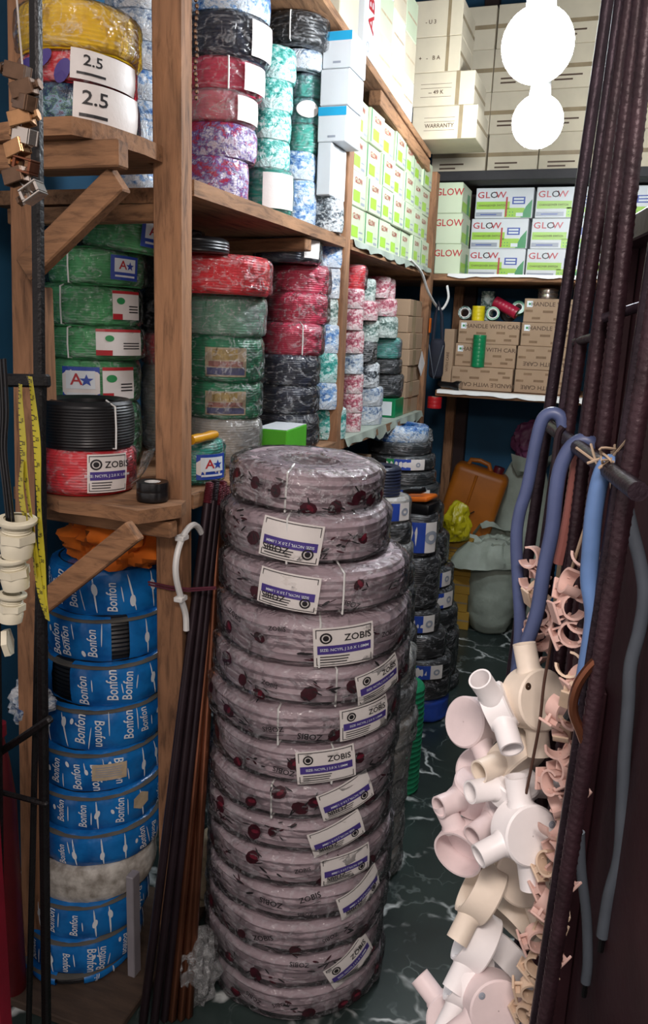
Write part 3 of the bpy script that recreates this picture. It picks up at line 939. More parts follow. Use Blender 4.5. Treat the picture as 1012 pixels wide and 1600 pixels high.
# ------------------------------------------------------------------ timber rack along the left
rack = thing('shelf_rack', 'rough timber shelf rack along the blue side wall, loaded with cable coils', 'shelf')
def post(x0, x1, y0, y1, z0, z1, nm='post', par=None):
    b = MB()
    b.rbox((x0, y0, z0), (x1, y1, z1), 0.003)
    return b.build(nm, 'wood_z', par or rack, False)
post(-0.915, -0.85, 1.498, 1.546, 0.0, 3.3)
post(-0.905, -0.852, 2.56, 2.615, 0.0, 2.33)
post(-0.900, -0.852, 3.86, 3.92, 0.0, 2.30)
post(-1.175, -1.135, 1.42, 1.46, 1.20, 1.64, 'batten')
def board(poly, z0, z1, mat='wood_y', par=None, nm='shelf_board'):
    b = MB()
    b.prism(poly, z0, z1)
    return b.build(nm, mat, par or rack, False)
def rag(pts, seed):      # saw-cut edge, not quite straight
    out = []
    for i, (x, y) in enumerate(pts):
        out.append((x + 0.004 * noise.noise(Vector((i * 1.7, seed, 0))), y + 0.004 * noise.noise(Vector((seed, i * 2.1, 3)))))
    return out
SH1, SH2 = 1.205, 1.868
board(rag([(-1.24, 1.43), (-1.14, 1.40), (-1.07, 1.368), (-0.96, 1.372), (-0.873, 1.361), (-0.85, 1.40), (-0.824, 1.452), (-0.836, 1.494), (-0.918, 1.495), (-0.918, 2.02), (-1.24, 2.02)], 1), SH1 - 0.03, SH1 - 0.002, 'wood_x')
board([(-0.916, 1.55), (-0.848, 1.55), (-0.846, 1.9), (-0.85, 2.555), (-1.44, 2.555), (-1.44, 2.03), (-0.916, 2.03)], SH1 - 0.034, SH1 - 0.002)
board([(-0.85, 2.62), (-0.845, 3.2), (-0.85, 3.84), (-1.44, 3.84), (-1.44, 2.62)], SH1 - 0.034, SH1 - 0.002)
board(rag([(-1.25, 1.30), (-1.06, 1.262), (-0.992, 1.248), (-0.923, 1.25), (-0.905, 1.285), (-0.893, 1.33), (-0.884, 1.42), (-0.886, 1.49), (-0.922, 1.495), (-0.922, 1.60), (-1.25, 1.60)], 2), SH2 + 0.020, SH2 + 0.050, 'wood_x')
board([(-0.916, 1.55), (-0.848, 1.55), (-0.846, 2.0), (-0.85, 2.555), (-1.44, 2.555), (-1.44, 1.63), (-0.916, 1.63)], SH2 - 0.034, SH2 - 0.002)
board([(-0.85, 2.62), (-0.85, 3.84), (-1.44, 3.84), (-1.44, 2.62)], SH2 - 0.034, SH2 - 0.002)
# upper shelf, sagging towards the back, on a lower beam
b = MB()
b.rbox((-1.44, 2.05, -0.025), (-0.85, 3.70, 0.0), 0.003, mat=Matrix.Translation((0, 2.0, 2.50)) @ Matrix.Rotation(-0.088, 4, 'X') @ Matrix.Translation((0, -2.0, 0)))
b.build('shelf_board', 'wood_y', rack, False)
b = MB()
b.rbox((-0.90, 2.9, -0.08), (-0.855, 3.72, -0.03), 0.003, mat=Matrix.Translation((0, 2.0, 2.50)) @ Matrix.Rotation(-0.088, 4, 'X') @ Matrix.Translation((0, -2.0, 0)))
b.build('beam', 'wood_y', rack, False)
# bracket under the near top shelf
def bar(p, q, w, t, mat, par, nm):
    p, q = Vector(p), Vector(q)
    d = q - p
    m4 = Matrix.Translation(p) @ d.to_track_quat('X', 'Z').to_matrix().to_4x4()
    b = MB()
    b.rbox((0, -t / 2, -w / 2), (d.length, t / 2, w / 2), 0.003, mat=m4)
    return b.build(nm, mat, par, False)
bar((-1.178, 1.352, 0.0), (-1.058, 1.352, 3.0), 0.058, 0.03, 'wood_z', rack, 'post')
bar((-1.25, 1.30, 1.864), (-0.852, 1.30, 1.864), 0.046, 0.035, 'wood_x', rack, 'bracket_arm')
bar((-1.085, 1.318, 1.665), (-0.872, 1.318, 1.826), 0.050, 0.03, 'wood_x', rack, 'brace')
bar((-1.10, 1.32, 0.97), (-0.862, 1.335, 1.17), 0.045, 0.028, 'wood_x', rack, 'brace')
bar((-1.20, 1.46, 1.150), (-0.835, 1.44, 1.150), 0.036, 0.03, 'wood_x', rack, 'bracket_arm')
bar((-1.40, 1.66, 1.81), (-0.93, 1.60, 1.808), 0.036, 0.04, 'wood_x', rack, 'joist')
bar((-1.42, 2.30, 1.80), (-0.86, 2.25, 1.812), 0.036, 0.04, 'wood_x', rack, 'joist')
# shelf lining: plastic sheet hanging over the shelf edges of the second bay
def lining(y0, y1, x, z, seed, drop, par=rack):
    n = 40
    vs_, fs = [], []
    for i in range(n + 1):
        y = y0 + (y1 - y0) * i / n
        d = drop * (0.45 + 0.9 * abs(noise.noise(Vector((i * 0.23, seed, 0)))))
        k = 0.006 * math.sin(i * 1.1 + seed)
        vs_ += [(x - 0.10, y, z + 0.0015), (x + 0.004, y, z + 0.002), (x + 0.008 + k, y, z - d)]
    for i in range(n):
        a = 3 * i
        fs += [(a, a + 1, a + 4, a + 3), (a + 1, a + 2, a + 5, a + 4)]
    m = MB()
    m.add(vs_, fs)
    return m.build('shelf_lining', 'sack', par)
lining(2.63, 3.83, -0.85, SH2 - 0.002, 3, 0.035)
lining(2.63, 3.83, -0.85, SH1 - 0.002, 8, 0.05)

# rack across the back wall
brack = thing('shelf_rack', 'dark shelf rack across the back wall under the bulbs, stacked with cartons', 'shelf')
BX0, BX1 = -1.44, 0.33
b = MB(); b.rbox((BX0, 3.96, 1.825), (BX1, 4.54, 1.855), 0.003); b.build('shelf_board', 'wood_x', brack, False)
b = MB(); b.rbox((-0.80, 3.90, 1.275), (BX1, 4.49, 1.305), 0.003); b.build('shelf_board', 'wood_x', brack, False)
b = MB(); b.rbox((BX0, 4.10, 2.30), (BX1, 4.54, 2.345), 0.003); b.build('shelf_board', plain('dark_shelf_timber', '#2c2a2c', 0.7), brack, False)
for x in (-0.845, 0.27):
    post(x, x + 0.05, 4.44, 4.49, 0.0, 2.29, 'post', brack)
for z, y, dr in ((1.857, 3.955, 0.022), (1.307, 3.895, 0.03)):
    n = 40
    vs_, fs = [], []
    for i in range(n + 1):
        x = -0.79 + 1.1 * i / n
        d = dr * (0.5 + 0.9 * abs(noise.noise(Vector((i * 0.21, z * 7, 0)))))
        vs_ += [(x, y + 0.06, z), (x, y - 0.004, z), (x, y - 0.008, z - d)]
    for i in range(n):
        a = 3 * i
        fs += [(a, a + 1, a + 4, a + 3), (a + 1, a + 2, a + 5, a + 4)]
    m = MB(); m.add(vs_, fs); m.build('shelf_lining', 'white_plastic', brack)

# ------------------------------------------------------------------ coil stacks
def fitted(key, base, split=False):
    """spread a measured stack so that every coil rests on the one below, the lowest on the shelf"""
    s = STACK[key]
    out = []
    for i, (x, y, z, h, r) in enumerate(s):
        top = z + h if i == 0 else s[i - 1][2]
        z0 = base if i == len(s) - 1 else z
        out.append([x, y, z0, top - z0, r])
    x, y, z0, hh, r = out[-1]
    mean = sum(o[3] for o in out[:-1]) / max(1, len(out) - 1)
    n = int(hh / mean + 0.35) if split else 1
    if n > 1:
        out.pop()
        for k in range(n):
            out.append([x, y, z0 + hh * (n - 1 - k) / n, hh / n, r])
    return out

# --- the tall grey stack in front
G = fitted('grey', 0.0)
lab = {1: (-0.16, .50, -0.14, True), 2: (-0.25, .52, -0.10, True), 3: (0.30, .48, 0.06, False), 4: (0.72, .5, 0.20, False), 5: (0.62, .55, 0.05, False),
       6: (0.22, .52, 0.09, False), 7: (0.48, .55, 0.28, True), 8: (0.40, .5, 0.30, True), 9: (0.52, .5, 0.08, True), 10: (0.70, .5, 0.3, True), 12: (0.62, .5, 0.45, False)}
desc = {0: 'its hole covered by clear film', 1: 'with an upside-down label', 2: 'with a smeared label',
        3: 'with a large purple-banded label', 4: 'with a narrow edge label', 5: 'with a label under a blot',
        6: 'with a bold clean label', 7: 'with a label tilted upwards', 8: 'with a tilted label', 9: 'with a square label and crest'}
for i, (x, y, z, h, r) in enumerate(G):
    w = random.Random(50 + i)
    ck = coil(x, y, z, h, r, 'grey coil in the front stack, %s%s' % (ordn(i, len(G)), ', ' + desc[i] if i in desc else ''), 'grey_pvc', 'film',
              'grey coils in the tall front stack', pitch=0.017, ri=r * 0.42, seg=56, wrap_mat='film_soft' if i else 'film', crush=0.007, wobble=0.035, bulge=0.085, amp=0.30,
              tie=[{0: -0.25, 1: -0.2}.get(i, -0.3 + 0.6 * w.random())] if i < 8 else None, cover=(i == 0), tilt=(0.0, 0.05) if i == 0 else (w.uniform(-.014, .014), w.uniform(-.014, .014)))
    root = ck[0]
    p = MB()
    for k in range(11):
        mp = on_coil(ck, r, h, -1.4 + 2.8 * (k + w.random()) / 11, 0.18 + 0.64 * w.random(), w.uniform(-.35, .35))
        t = w.random()
        sc = w.uniform(.7, 1.15)
        if t < 0.42:
            p.oval(mp, 0, 0, 0.014 * sc, 0.018 * sc, w.uniform(0, 3), 0.0, 0, 9)
            if w.random() < .5:
                p.oval(mp, 0.003, 0.002, 0.005, 0.010, w.uniform(0, 3), 0.0006, 2, 7)
            for q in range(3):
                p.oval(mp, w.uniform(-.02, .02), w.uniform(-.018, .018), 0.010 * sc, 0.0016, w.uniform(-1.5, 1.5), 0.0, 1, 8)
        elif t < 0.66:
            p.text(mp, 'ZOBIS', 0.017 * sc, 0, 0, PI if w.random() < .6 else 0, 0.0, 1)
            p.patch(mp, -0.03, 0.02, -0.0155, -0.0145, 5, 1, 0.0, 1)
        else:
            for q in range(5):
                p.oval(mp, w.uniform(-.03, .03), w.uniform(-.012, .012), w.uniform(.005, .014), w.uniform(.001, .003), w.uniform(-.8, .8), 0.0, 1 if q % 3 else 0, 8)
    p.build('film_print', ['wine_ink', 'black_ink', 'rose_ink'], root, False)
    if i in lab:
        da, v, tl, fl = lab[i]
        coil_label(root, on_coil(ck, r, h, da, v, tl, 0.0115), 0.125, h * 0.80, 'zobis', fl)

# --- second, clear-wrapped stack just behind it
for i, (x, y, z, h, r) in enumerate(fitted('clear2', 0.0)):
    coil(x, y, z, h, r, 'dull coil in loose clear plastic behind the tall grey stack, %s' % ordn(i, 9), 'clear_pvc' if i % 3 else 'dark_pvc', 'film', 'coils in loose plastic behind the grey stack',
         pitch=0.014, wrap_mat='film_heavy', crush=0.012, seg=36)
x, y, z, h, r = STACK['greenlow'][0]
coil(-0.545, 2.50, 0.0, 0.40, 0.07, 'tall bright green ribbed coil peeping out behind the grey stack', 'dgreen_pvc', 'none', pitch=0.02)

# --- blue printed stack under the near shelf
B = fitted('bonfon', 0.022)
extra = {0: 'under the orange cloth', 1: 'torn open over black windings', 2: 'wrap peeled at one end', 4: 'with a cream paper ticket', 5: 'with a torn brown tag',
         7: 'in scuffed white wrap', 10: 'with a gap in its wrap'}
GAP = {1: [(-3.0, 0.02), (0.30, 2.9)], 2: [(-3.0, -1.05), (-0.62, 2.9)], 10: [(-3.0, -0.45), (0.05, 2.9)]}
for i, (x, y, z, h, r) in enumerate(B):
    w = random.Random(90 + i)
    white = (i == 7)
    ck = coil(x, y, z, h, r, '%s coil under the near shelf, %s%s' % ('white' if white else 'blue printed', ordn(i, len(B)), ', ' + extra[i] if i in extra else ''), 'black_pvc', 'sheet',
              'coils stacked under the near shelf', pitch=0.010, ri=r * 0.5, wrap_mat='whitewrap' if white else 'bonfon', gaps=GAP.get(i), wobble=0.02, crush=0.006)
    root = ck[0]
    if not white:
        p = MB()
        n = 9
        for k in range(n):
            da = -1.45 + 2.9 * (k + 0.25 + 0.5 * w.random()) / n
            if any(g for g in [GAP.get(i)] if g and not any(a0 + .1 < da < a1 - .1 for a0, a1 in g)):
                continue
            mp = on_coil(ck, r, h, da, 0.5, w.uniform(-.1, .1), 0.0092)
            t = w.random()
            if t < 0.68:
                p.text(mp, 'Bonfon', h * w.uniform(.26, .33), 0, h * w.uniform(-.1, .1), PI / 2 if w.random() < .7 else -PI / 2, 0.0, 0, 0.80, 0.18)
                p.oval(mp, h * .20, h * w.uniform(-.2, .2), 0.0012, h * w.uniform(.12, .3), w.uniform(-.12, .12), 0.0, 0)
                if w.random() < .5:
                    p.oval(mp, -h * .2, h * w.uniform(-.3, .3), h * .04, h * .075, w.uniform(-.4, .4), 0.0, 0)
            else:
                p.oval(mp, 0, h * w.uniform(-.2, .2), h * .06, h * .13, w.uniform(-.3, .3), 0.0, 0)
                p.oval(mp, 0, 0, 0.002, h * .42, 0.12, 0.0, 0)
        p.build('wrap_print', ['white_ink'], root, False)
    bnd = MB()
    bnd.lathe([(r * .995 + 0.0065, h * .93), (r * .97 + 0.0065, h * .975), (r * .8, h + 0.0015)], 44, fn=lambda an, rr, zz, k, A=ck[2]: A(an, rr, zz, k))
    if i not in (0, 7):
        bnd.build('dusty_rim', 'dusty', root)
    if i == 4:
        coil_label(root, on_coil(ck, r, h, 0.12, .55, -.03, 0.0105), 0.075, h * .42, 'ticket').data.materials[0] = M['cream_paper']
    if i == 5:
        t = MB()
        mp = on_coil(ck, r, h, 0.62, .6, 0.5, 0.0105)
        t.oval(mp, 0, 0, 0.024, 0.022, 0, 0, 0, 6)
        t.build('torn_tag', 'cream_paper', root, False)
b = MB()
b.rbox((-1.40, 1.24, 0.0), (-0.88, 1.70, 0.021), 0.003)
tag(b.build('floor_plank', 'dark_plank', smooth=False), 'dusty timber plank on the floor under the blue printed stack', 'plank')

# --- near top shelf: yellow, red and mixed
names = [('yellow cable coil, topmost of three on the near top shelf', 'yellow_pvc', 'film', None), ('red coil marked 2.5, middle of three on the near top shelf', 'red_pvc', 'film', None),
         ('dark many-coloured coil marked 2.5, resting on the near top shelf', 'navy_pvc', 'sheet', 'multi_wrap')]
for i, (x, y, z, h, r) in enumerate(fitted('top_left', SH2 + 0.052)):
    lb_, mt, wr, wm = names[i]
    ck = coil(x, y, z, h, r, lb_, mt, wr, 'coils on the near top shelf', wrap_mat=wm, pitch=0.0075)
    if i == 1:
        p = MB()
        for k in range(5):
            mp = on_coil(ck, r, h, -0.9 + 0.33 * k, .5 + .2 * math.sin(k * 2.2), .3, 0.0092)
            p.oval(mp, 0, 0, 0.022, 0.012, .4 * k, 0, 0)
        p.build('film_print', ['purple_ink'], ck[0], False)
    if i:
        coil_label(ck[0], on_coil(ck, r, h, 0.50, .5, -.06, 0.0105), 0.13, h * .92, 'size')
L5 = ['topmost', 'second', 'third', 'fourth', 'bottom']
for i, (x, y, z, h, r) in enumerate(fitted('top_left_back', SH2)):
    coil(x, y, z, h, r, 'blue and white wrapped coil behind the upright post, %s of five' % L5[i], 'navy_pvc', 'sheet', 'pale coils behind the near upright', wrap_mat='pale_wrap' if i < 3 else 'blue_wrap', seg=28)

# --- green stack on the near lower shelf
gl = ['leaning against the shelf above', 'with a blue star label', 'with a bowed white string', 'with a wide white label', 'with a blue double label', 'bottom one behind the black coil']
for i, (x, y, z, h, r) in enumerate(fitted('green', SH1)):
    ck = coil(x, y, z, h, r, 'green coil on the near shelf, %s, %s' % (ordn(i, 6), gl[i]) if i < 5 else 'green coil in clear film, ' + gl[i], 'green_pvc', 'film', 'green coils on the near shelf',
              pitch=0.006, crush=0.005, tie=[-0.55] if i in (1, 2, 3) else None, tilt=(0.0, 0.10) if i == 0 else (0, 0))
    if i in (0, 1):
        coil_label(ck[0], on_coil(ck, r, h, 0.55 if i else .75, .5, -.03, 0.0105), 0.07, h * .66, 'astar')
    if i == 2:
        coil_label(ck[0], on_coil(ck, r, h, 0.75, .55, 0, 0.0105), 0.085, h * .7, 'redcorner')
    if i == 3:
        coil_label(ck[0], on_coil(ck, r, h, 0.5, .55, 0, 0.0105), 0.12, h * .8, 'redcorner')
    if i in (4, 5):
        coil_label(ck[0], on_coil(ck, r, h, -0.25 if i == 4 else .3, .48, 0, 0.0105), 0.085, h * .72, 'astar')
    if i == 4:
        coil_label(ck[0], on_coil(ck, r, h, 0.55, .48, 0, 0.0105), 0.085, h * .72, 'redcorner')
gb = [('black_pvc', 'film'), ('black_pvc', 'film_heavy'), ('black_pvc', 'film'), ('red_pvc', 'film_heavy'), ('clear_pvc', 'film_heavy')]
for i, (x, y, z, h, r) in enumerate(fitted('green_back', SH1)):
    coil(x + 0.04, y + 0.04, z, h, r + 0.02, 'film-wrapped %s coil between the green stack and the upright, %s of five' % (['black', 'black', 'black', 'red', 'pale'][i], L5[i]), gb[i][0], 'film', 'small coils behind the green stack', wrap_mat=gb[i][1], seg=28)
(x, y, z, h, r), (x2, y2, z2, h2, r2) = fitted('black_red', SH1)
ck = coil(x, y, z, h, r, 'bare black ribbed cable coil lying on the red coil', 'black_pvc', 'none', pitch=0.0062, ri=r * .62, tie=[0.55])
ck = coil(x2, y2, z2, h2, r2, 'red coil with a white crest label under the black coil', 'red_pvc', 'film', pitch=0.0062, wrap_mat='film_soft', crush=.003)
coil_label(ck[0], on_coil(ck, r2, h2, 0.42, .52, -.02, 0.0115), 0.085, h2 * .85, 'zobis')
fl = MB()
fl.lathe([(r2 * 1.0, h2 * .15), (r2 * 1.18, h2 * .45), (r2 * 1.30, h2 * .8), (r2 * 1.35, h2 * .98)], 6, a0=ck[1] + .95, a1=ck[1] + 1.45, fn=crumple(3, .01, 30))
fl.build('loose_film_end', 'film_heavy', ck[0])

# --- upper bay, over the middle board
j1 = [('blue and white wrapped coil at the very top beside the upright', 'navy_pvc', 'blue_wrap'), ('navy coil with a broad white band beside the upright', 'navy_pvc', 'film'),
      ('red coil in film tied with pale string beside the upright', 'rose_pvc', 'film'), ('pink-red coil in bright film, fourth down beside the upright', 'rose_pvc', 'film_heavy'),
      ('violet and white printed coil, fifth down beside the upright', 'navy_pvc', 'mauve_wrap'), ('red and violet coil resting on the middle board beside the upright', 'rose_pvc', 'mauve_wrap')]
for i, (x, y, z, h, r) in enumerate(fitted('j1', SH2)):
    lb_, mt, wm = j1[i]
    ck = coil(x, y, z, h, r, lb_, mt, 'film' if wm.startswith('film') else 'sheet', 'large coils beside the near upright', wrap_mat=wm, tie=[0.15] if i == 2 else None)
    if i in (1, 2, 3):
        t = MB()
        t.patch(on_coil(ck, r, h, 0.95, .5, 0, .0105), -.04, .04, -h * .42, h * .36, 8, 3)
        t.build('label', 'paper', ck[0])
for i, (x, y, z, h, r) in enumerate(fitted('j2', SH2)):
    ck = coil(x, y, z, h, r, 'small teal coil in white printed wrap, %s of the middle stack above the middle board' % ['topmost', 'second', 'third', 'fourth', 'bottom'][i], 'teal_pvc' if i else 'teal_pvc', 'sheet' if i < 4 else 'film', 'teal coils above the middle board', wrap_mat='teal_wrap' if i < 4 else 'film', seg=32, gaps=[(-2.9, 2.9)] if i < 4 else None)
    if i == 4:
        t = MB(); t.patch(on_coil(ck, r, h, .5, .55, 0, .0105), -.045, .045, -h * .35, h * .35, 8, 3); t.build('label', 'paper', ck[0])
j3 = [('black coil in clear film at the top of the stack by the white boxes', 'black_pvc', 'film'), ('white printed coil with a navy rim by the white boxes', 'navy_pvc', 'pale_wrap'),
      ('teal coil in film, third of the stack by the white boxes', 'teal_pvc', 'film_blue'), ('teal coil with a white oval label by the white boxes', 'teal_pvc', 'film_blue'),
      ('plain teal ribbed coil, fifth of the stack by the white boxes', 'teal_pvc', 'film_soft'), ('sky blue printed coil, sixth of the stack by the white boxes', 'teal_pvc', 'blue_wrap'), ('blue and white coil on the middle board by the white boxes', 'navy_pvc', 'blue_wrap')]
for i, (x, y, z, h, r) in enumerate(fitted('j3', SH2)):
    lb_, mt, wm = j3[i]
    ck = coil(x, y, z, h, r, lb_, mt, 'film' if wm.startswith('film') else 'sheet', 'coils by the white boxes', wrap_mat=wm, seg=32, tie=[-.2] if i == 0 else None)
    if i == 3:
        t = MB(); t.oval(on_coil(ck, r, h, .2, .55, 0, .0105), 0, 0, .03, h * .32, 0, 0, 0, 18); t.build('label', 'paper', ck[0])
x, y, z, h, r = STACK['j4'][0]
coil(-0.885, 2.47, SH2, 0.10, 0.046, 'small black and white printed coil against the second upright', 'black_pvc', 'sheet', 'coils by the white boxes', wrap_mat='bw_wrap', seg=28)

# --- lower bay, between the boards
e1 = [('thin black coil lying on the wide red one', 'black_pvc', 'none'), ('wide red coil with bunched clear film under the middle board', 'red_pvc', 'film'),
      ('deep green coil in hazy film below the wide red coil', 'dgreen_pvc', 'film_heavy'), ('deep green coil with a faded picture label, third below the red', 'dgreen_pvc', 'film'),
      ('deep green coil with a creased label, second from the shelf', 'dgreen_pvc', 'film'), ('pale film-wrapped coil at the foot of the green and red stack', 'clear_pvc', 'film_heavy')]
for i, (x, y, z, h, r) in enumerate(fitted('e1', SH1)):
    lb_, mt, wm = e1[i]
    ck = coil(x, y, z, h, r, lb_, mt, wm if wm == 'none' else 'film', 'coils between the boards of the near bay', wrap_mat=None if wm == 'none' else wm, pitch=.0065, crush=.005)
    if i in (3, 4):
        mp = on_coil(ck, r, h, .05, .45, 0, .0022)
        lo = MB(); lo.patch(mp, -.055, .055, -h * .32, h * .32, 8, 3); lo = lo.build('label', 'cream_paper', ck[0])
        p = MB(); p.patch(mp, -.035, .03, h * .05, h * .28, 6, 1, .0006, 0); p.patch(mp, -.05, .05, -h * .28, -h * .12, 6, 1, .0006, 1); p.patch(mp, -.045, .045, -h * .10, h * .02, 6, 1, .0006, 2)
        p.build('label_print', ['faded_yellow', 'faded_violet', 'faded_rose'], lo, False)
x, y, z, h, r = STACK['e1front'][0]
ck = coil(-0.925, 1.70, SH1, 0.10, 0.066, 'small green coil with a star label in front of the pale coil', 'teal_pvc', 'film', pitch=.0065, seg=32)
coil_label(ck[0], on_coil(ck, .066, .1, .55, .45, 0, .0105), .07, .06, 'astar')
f1 = [('navy-black coil in film with a small white label', 'navy_pvc', 'film_soft'), ('rose red coil with a burst of creased film', 'rose_pvc', 'film'), ('rose red coil crossed by a shiny band of film', 'rose_pvc', 'film'),
      ('rose red coil tied with cream string', 'rose_pvc', 'film_soft'), ('navy-black coil in crinkled film under the rose ones', 'navy_pvc', 'film'), ('navy-black coil in crinkled film, sixth down', 'navy_pvc', 'film'), ('navy-black coil behind the green carton', 'navy_pvc', 'film')]
for i, (x, y, z, h, r) in enumerate(fitted('f1', SH1)):
    lb_, mt, wm = f1[i]
    ck = coil(x, y, z, h, r * .97, lb_, mt, 'film', 'rose and navy coils between the boards', wrap_mat=wm, pitch=.0065, crush=.006, tie=[.3] if i == 3 else None)
    if i == 0:
        t = MB(); t.patch(on_coil(ck, r, h, .75, .45, 0, .008), -.03, .03, -h * .3, h * .3, 6, 2); t.build('label', 'paper', ck[0])
for i, (x, y, z, h, r) in enumerate(fitted('g1', SH1)):
    coil(x + .012, y - .012, z, h, r * .86, 'small %s coil beside the second upright, %s' % (['sky blue', 'blue and white', 'sage', 'blue-green', 'teal and blue', 'blue', 'teal'][i] + ' printed', ordn(i, 7)), 'teal_pvc' if i > 2 else 'navy_pvc', 'sheet', 'small coils against the second upright',
         wrap_mat=['blue_wrap', 'pale_wrap', 'sage_wrap', 'blue_wrap', 'teal_wrap', 'blue_wrap', 'teal_wrap'][i], seg=28, gaps=[(-3.0, 2.2)])

# --- second bay: small coils packed on the lower board
S = fitted('ba', SH1, True)
for i, (x, y, z, h, r) in enumerate(S):
    coil(x, y, z, h, r * 1.5, 'small pink and white coil just past the second upright, %s' % ordn(i, len(S)), 'rose_pvc', 'sheet', 'small pink coils past the second upright', wrap_mat='pink_wrap' if i != 3 else 'pale_wrap', seg=24)
BBK = [('pink', 'rose_pvc', 'pink_wrap'), ('sage', 'dgreen_pvc', 'sage_wrap'), ('dark green', 'dark_pvc', 'film'), ('striped grey', 'dark_pvc', 'bw_wrap'), ('white', 'clear_pvc', 'pale_wrap'), ('pale', 'clear_pvc', 'pale_wrap'), ('grey', 'clear_pvc', 'bw_wrap')]
S = fitted('bb', SH1, True)
for i, (x, y, z, h, r) in enumerate(S):
    nm, mt, wm = BBK[i]
    coil(x, y + .05, z, h, r * 1.35, 'small %s coil in the middle of the second bay, %s' % (nm, ordn(i, len(S))), mt, 'film' if wm == 'film' else 'sheet', 'small coils in the second bay', wrap_mat=wm, seg=24)
cc = [('pink_wrap', 'pink', 'rose_pvc'), ('sage_wrap', 'teal and white', 'teal_pvc'), ('film_blue', 'bright teal', 'teal_pvc'), ('film_soft', 'slate grey', 'dark_pvc'), ('film_soft', 'charcoal', 'dark_pvc')]
S = fitted('bc', SH1 + 0.085)
for i, (x, y, z, h, r) in enumerate(S):
    wm, nm, mt = cc[i]
    coil(x, y, z, h, r, '%s coil by the kraft boxes of the second bay, %s of five' % (nm, L5[i]), mt, 'film' if wm.startswith('film') else 'sheet', 'coils by the kraft boxes', wrap_mat=wm, seg=28)
tops = [('red', 'red_pvc', 'film_soft'), ('dark sage', 'dark_pvc', 'sage_wrap'), ('dusky pink', 'rose_pvc', 'pink_wrap'), ('pale rose', 'rose_pvc', 'pink_wrap')]
for i, (x, y, z, h, r) in enumerate(STACK['bt']):
    nm, mt, wm = tops[i]
    zz = [1.716, 1.683, 1.708, 1.708][i]
    yy = [2.86, 3.08, 3.33, 3.45][i]
    xx = [-.915, -.945, -.955, -.965][i]
    coil(xx, yy, zz, .085, .046, 'little %s coil on top of the small coils in the second bay' % nm, mt, 'film' if wm.startswith('film') else 'sheet', 'small coils in the second bay', wrap_mat=wm, seg=24)

# --- dark coils standing on the floor, behind
def spect(ck, r, h, da, w=.16):
    coil_label(ck[0], on_coil(ck, r, h, da, .5, 0, .0125), w, h * .72, 'spectrum')
D1 = fitted('dark1', 0.055)
for i, (x, y, z, h, r) in enumerate(D1 + [[-0.67, 3.42, 0.0, 0.053, 0.16]]):
    ck = coil(x, y, z, h, r, 'blue printed coil lying on the rear stack of dark coils' if i == 0 else 'charcoal coil of the rear dark stack, %s' % ordn(i, 12), 'dark_pvc', 'sheet' if i == 0 else 'film', 'dark coils of the rear stack',
              wrap_mat='blue_wrap' if i == 0 else 'film_soft', seg=36)
    if i == 0:
        ck[0].children[1].data.materials[0] = mottled('vivid_blue_wrap', [(0.36, '#0b4596'), (0.56, '#1a78c8'), (0.70, '#bcd4ea')], 40)
    if i in (2, 4, 7, 8):
        spect(ck, r, h, .15 if i < 5 else .6)
D2 = fitted('dark2', 0.585)
z = 0.585
while z > 0.05:
    hh = min(.098, z)
    D2.append([-.62, 2.55, z - hh, hh, .085])
    z -= hh
for i, (x, y, z, h, r) in enumerate(D2):
    nm = {0: 'bare navy ribbed coil at the top of the narrow stack behind the grey one', 1: 'pale film-wrapped coil with a blue label under the bare navy coil'}.get(i, 'slate coil in loose film in the narrow stack, %s' % ordn(i, len(D2)))
    ck = coil(x, y, z, h, r, nm, ['navy_pvc', 'clear_pvc'][i] if i < 2 else 'dark_pvc', 'film' if i else 'none', 'coils of the narrow stack behind the grey one', wrap_mat='film_heavy' if i in (1, 3) else 'film_soft', seg=32, pitch=.011)
    if i == 1:
        spect(ck, r, h, .35, .10)
D3 = fitted('dark3', 0.0)
for i, (x, y, z, h, r) in enumerate(D3):
    ck = coil(x, y, z, h, r, 'black coil of the dark floor stack beside the passage, %s' % ordn(i, 7), 'black_pvc' if i < 6 else 'navy_pvc', 'film', 'black coils of the floor stack', wrap_mat='film_soft', seg=36)
    if i in (0, 2, 4):
        spect(ck, r, h, .2, .13)
    if i == 6:
        ck[0].children[0].data.materials[0] = M['blue_ink']

def smooth_path(pts, n=6):
    pts = [Vector(p) for p in pts]
    out = []
    for i in range(len(pts) - 1):
        p0, p1, p2, p3 = pts[max(i - 1, 0)], pts[i], pts[i + 1], pts[min(i + 2, len(pts) - 1)]
        for k in range(n):
            t = k / n
            out.append(.5 * ((2 * p1) + (p2 - p0) * t + (2 * p0 - 5 * p1 + 4 * p2 - p3) * t * t + (3 * p1 - p0 - 3 * p2 + p3) * t ** 3))
    out.append(pts[-1])
    return out

# ------------------------------------------------------------------ cartons and boxes
_bx = {}
def box_mesh(key, w, d, h, bev=0.0025):
    k = ('body', round(w, 3), round(d, 3), round(h, 3), key)
    if k not in _bx:
        b = MB()
        b.rbox((-w / 2, -d / 2, 0), (w / 2, d / 2, h), bev)
        o = b.build('box_body', key, None, False)
        _bx[k] = o.data
        bpy.data.objects.remove(o)
    return _bx[k]
def shared(key, fn):
    """build a part's mesh once and share it between like boxes"""
    if key not in _bx:
        o = fn()
        _bx[key] = o.data
        bpy.data.objects.remove(o)
    return _bx[key]
def carton(name, label, cat, group, loc, w, d, h, mat, prints, rotz=0.0, key=None):
    """prints: list of (part name, mesh key, builder)"""
    root = thing(name, label, cat, loc, (0, 0, rotz), group)
    place('box_body', box_mesh(mat, w, d, h), root)
    for nm, k, fn in prints:
        place(nm, shared(k, fn), root)
    return root

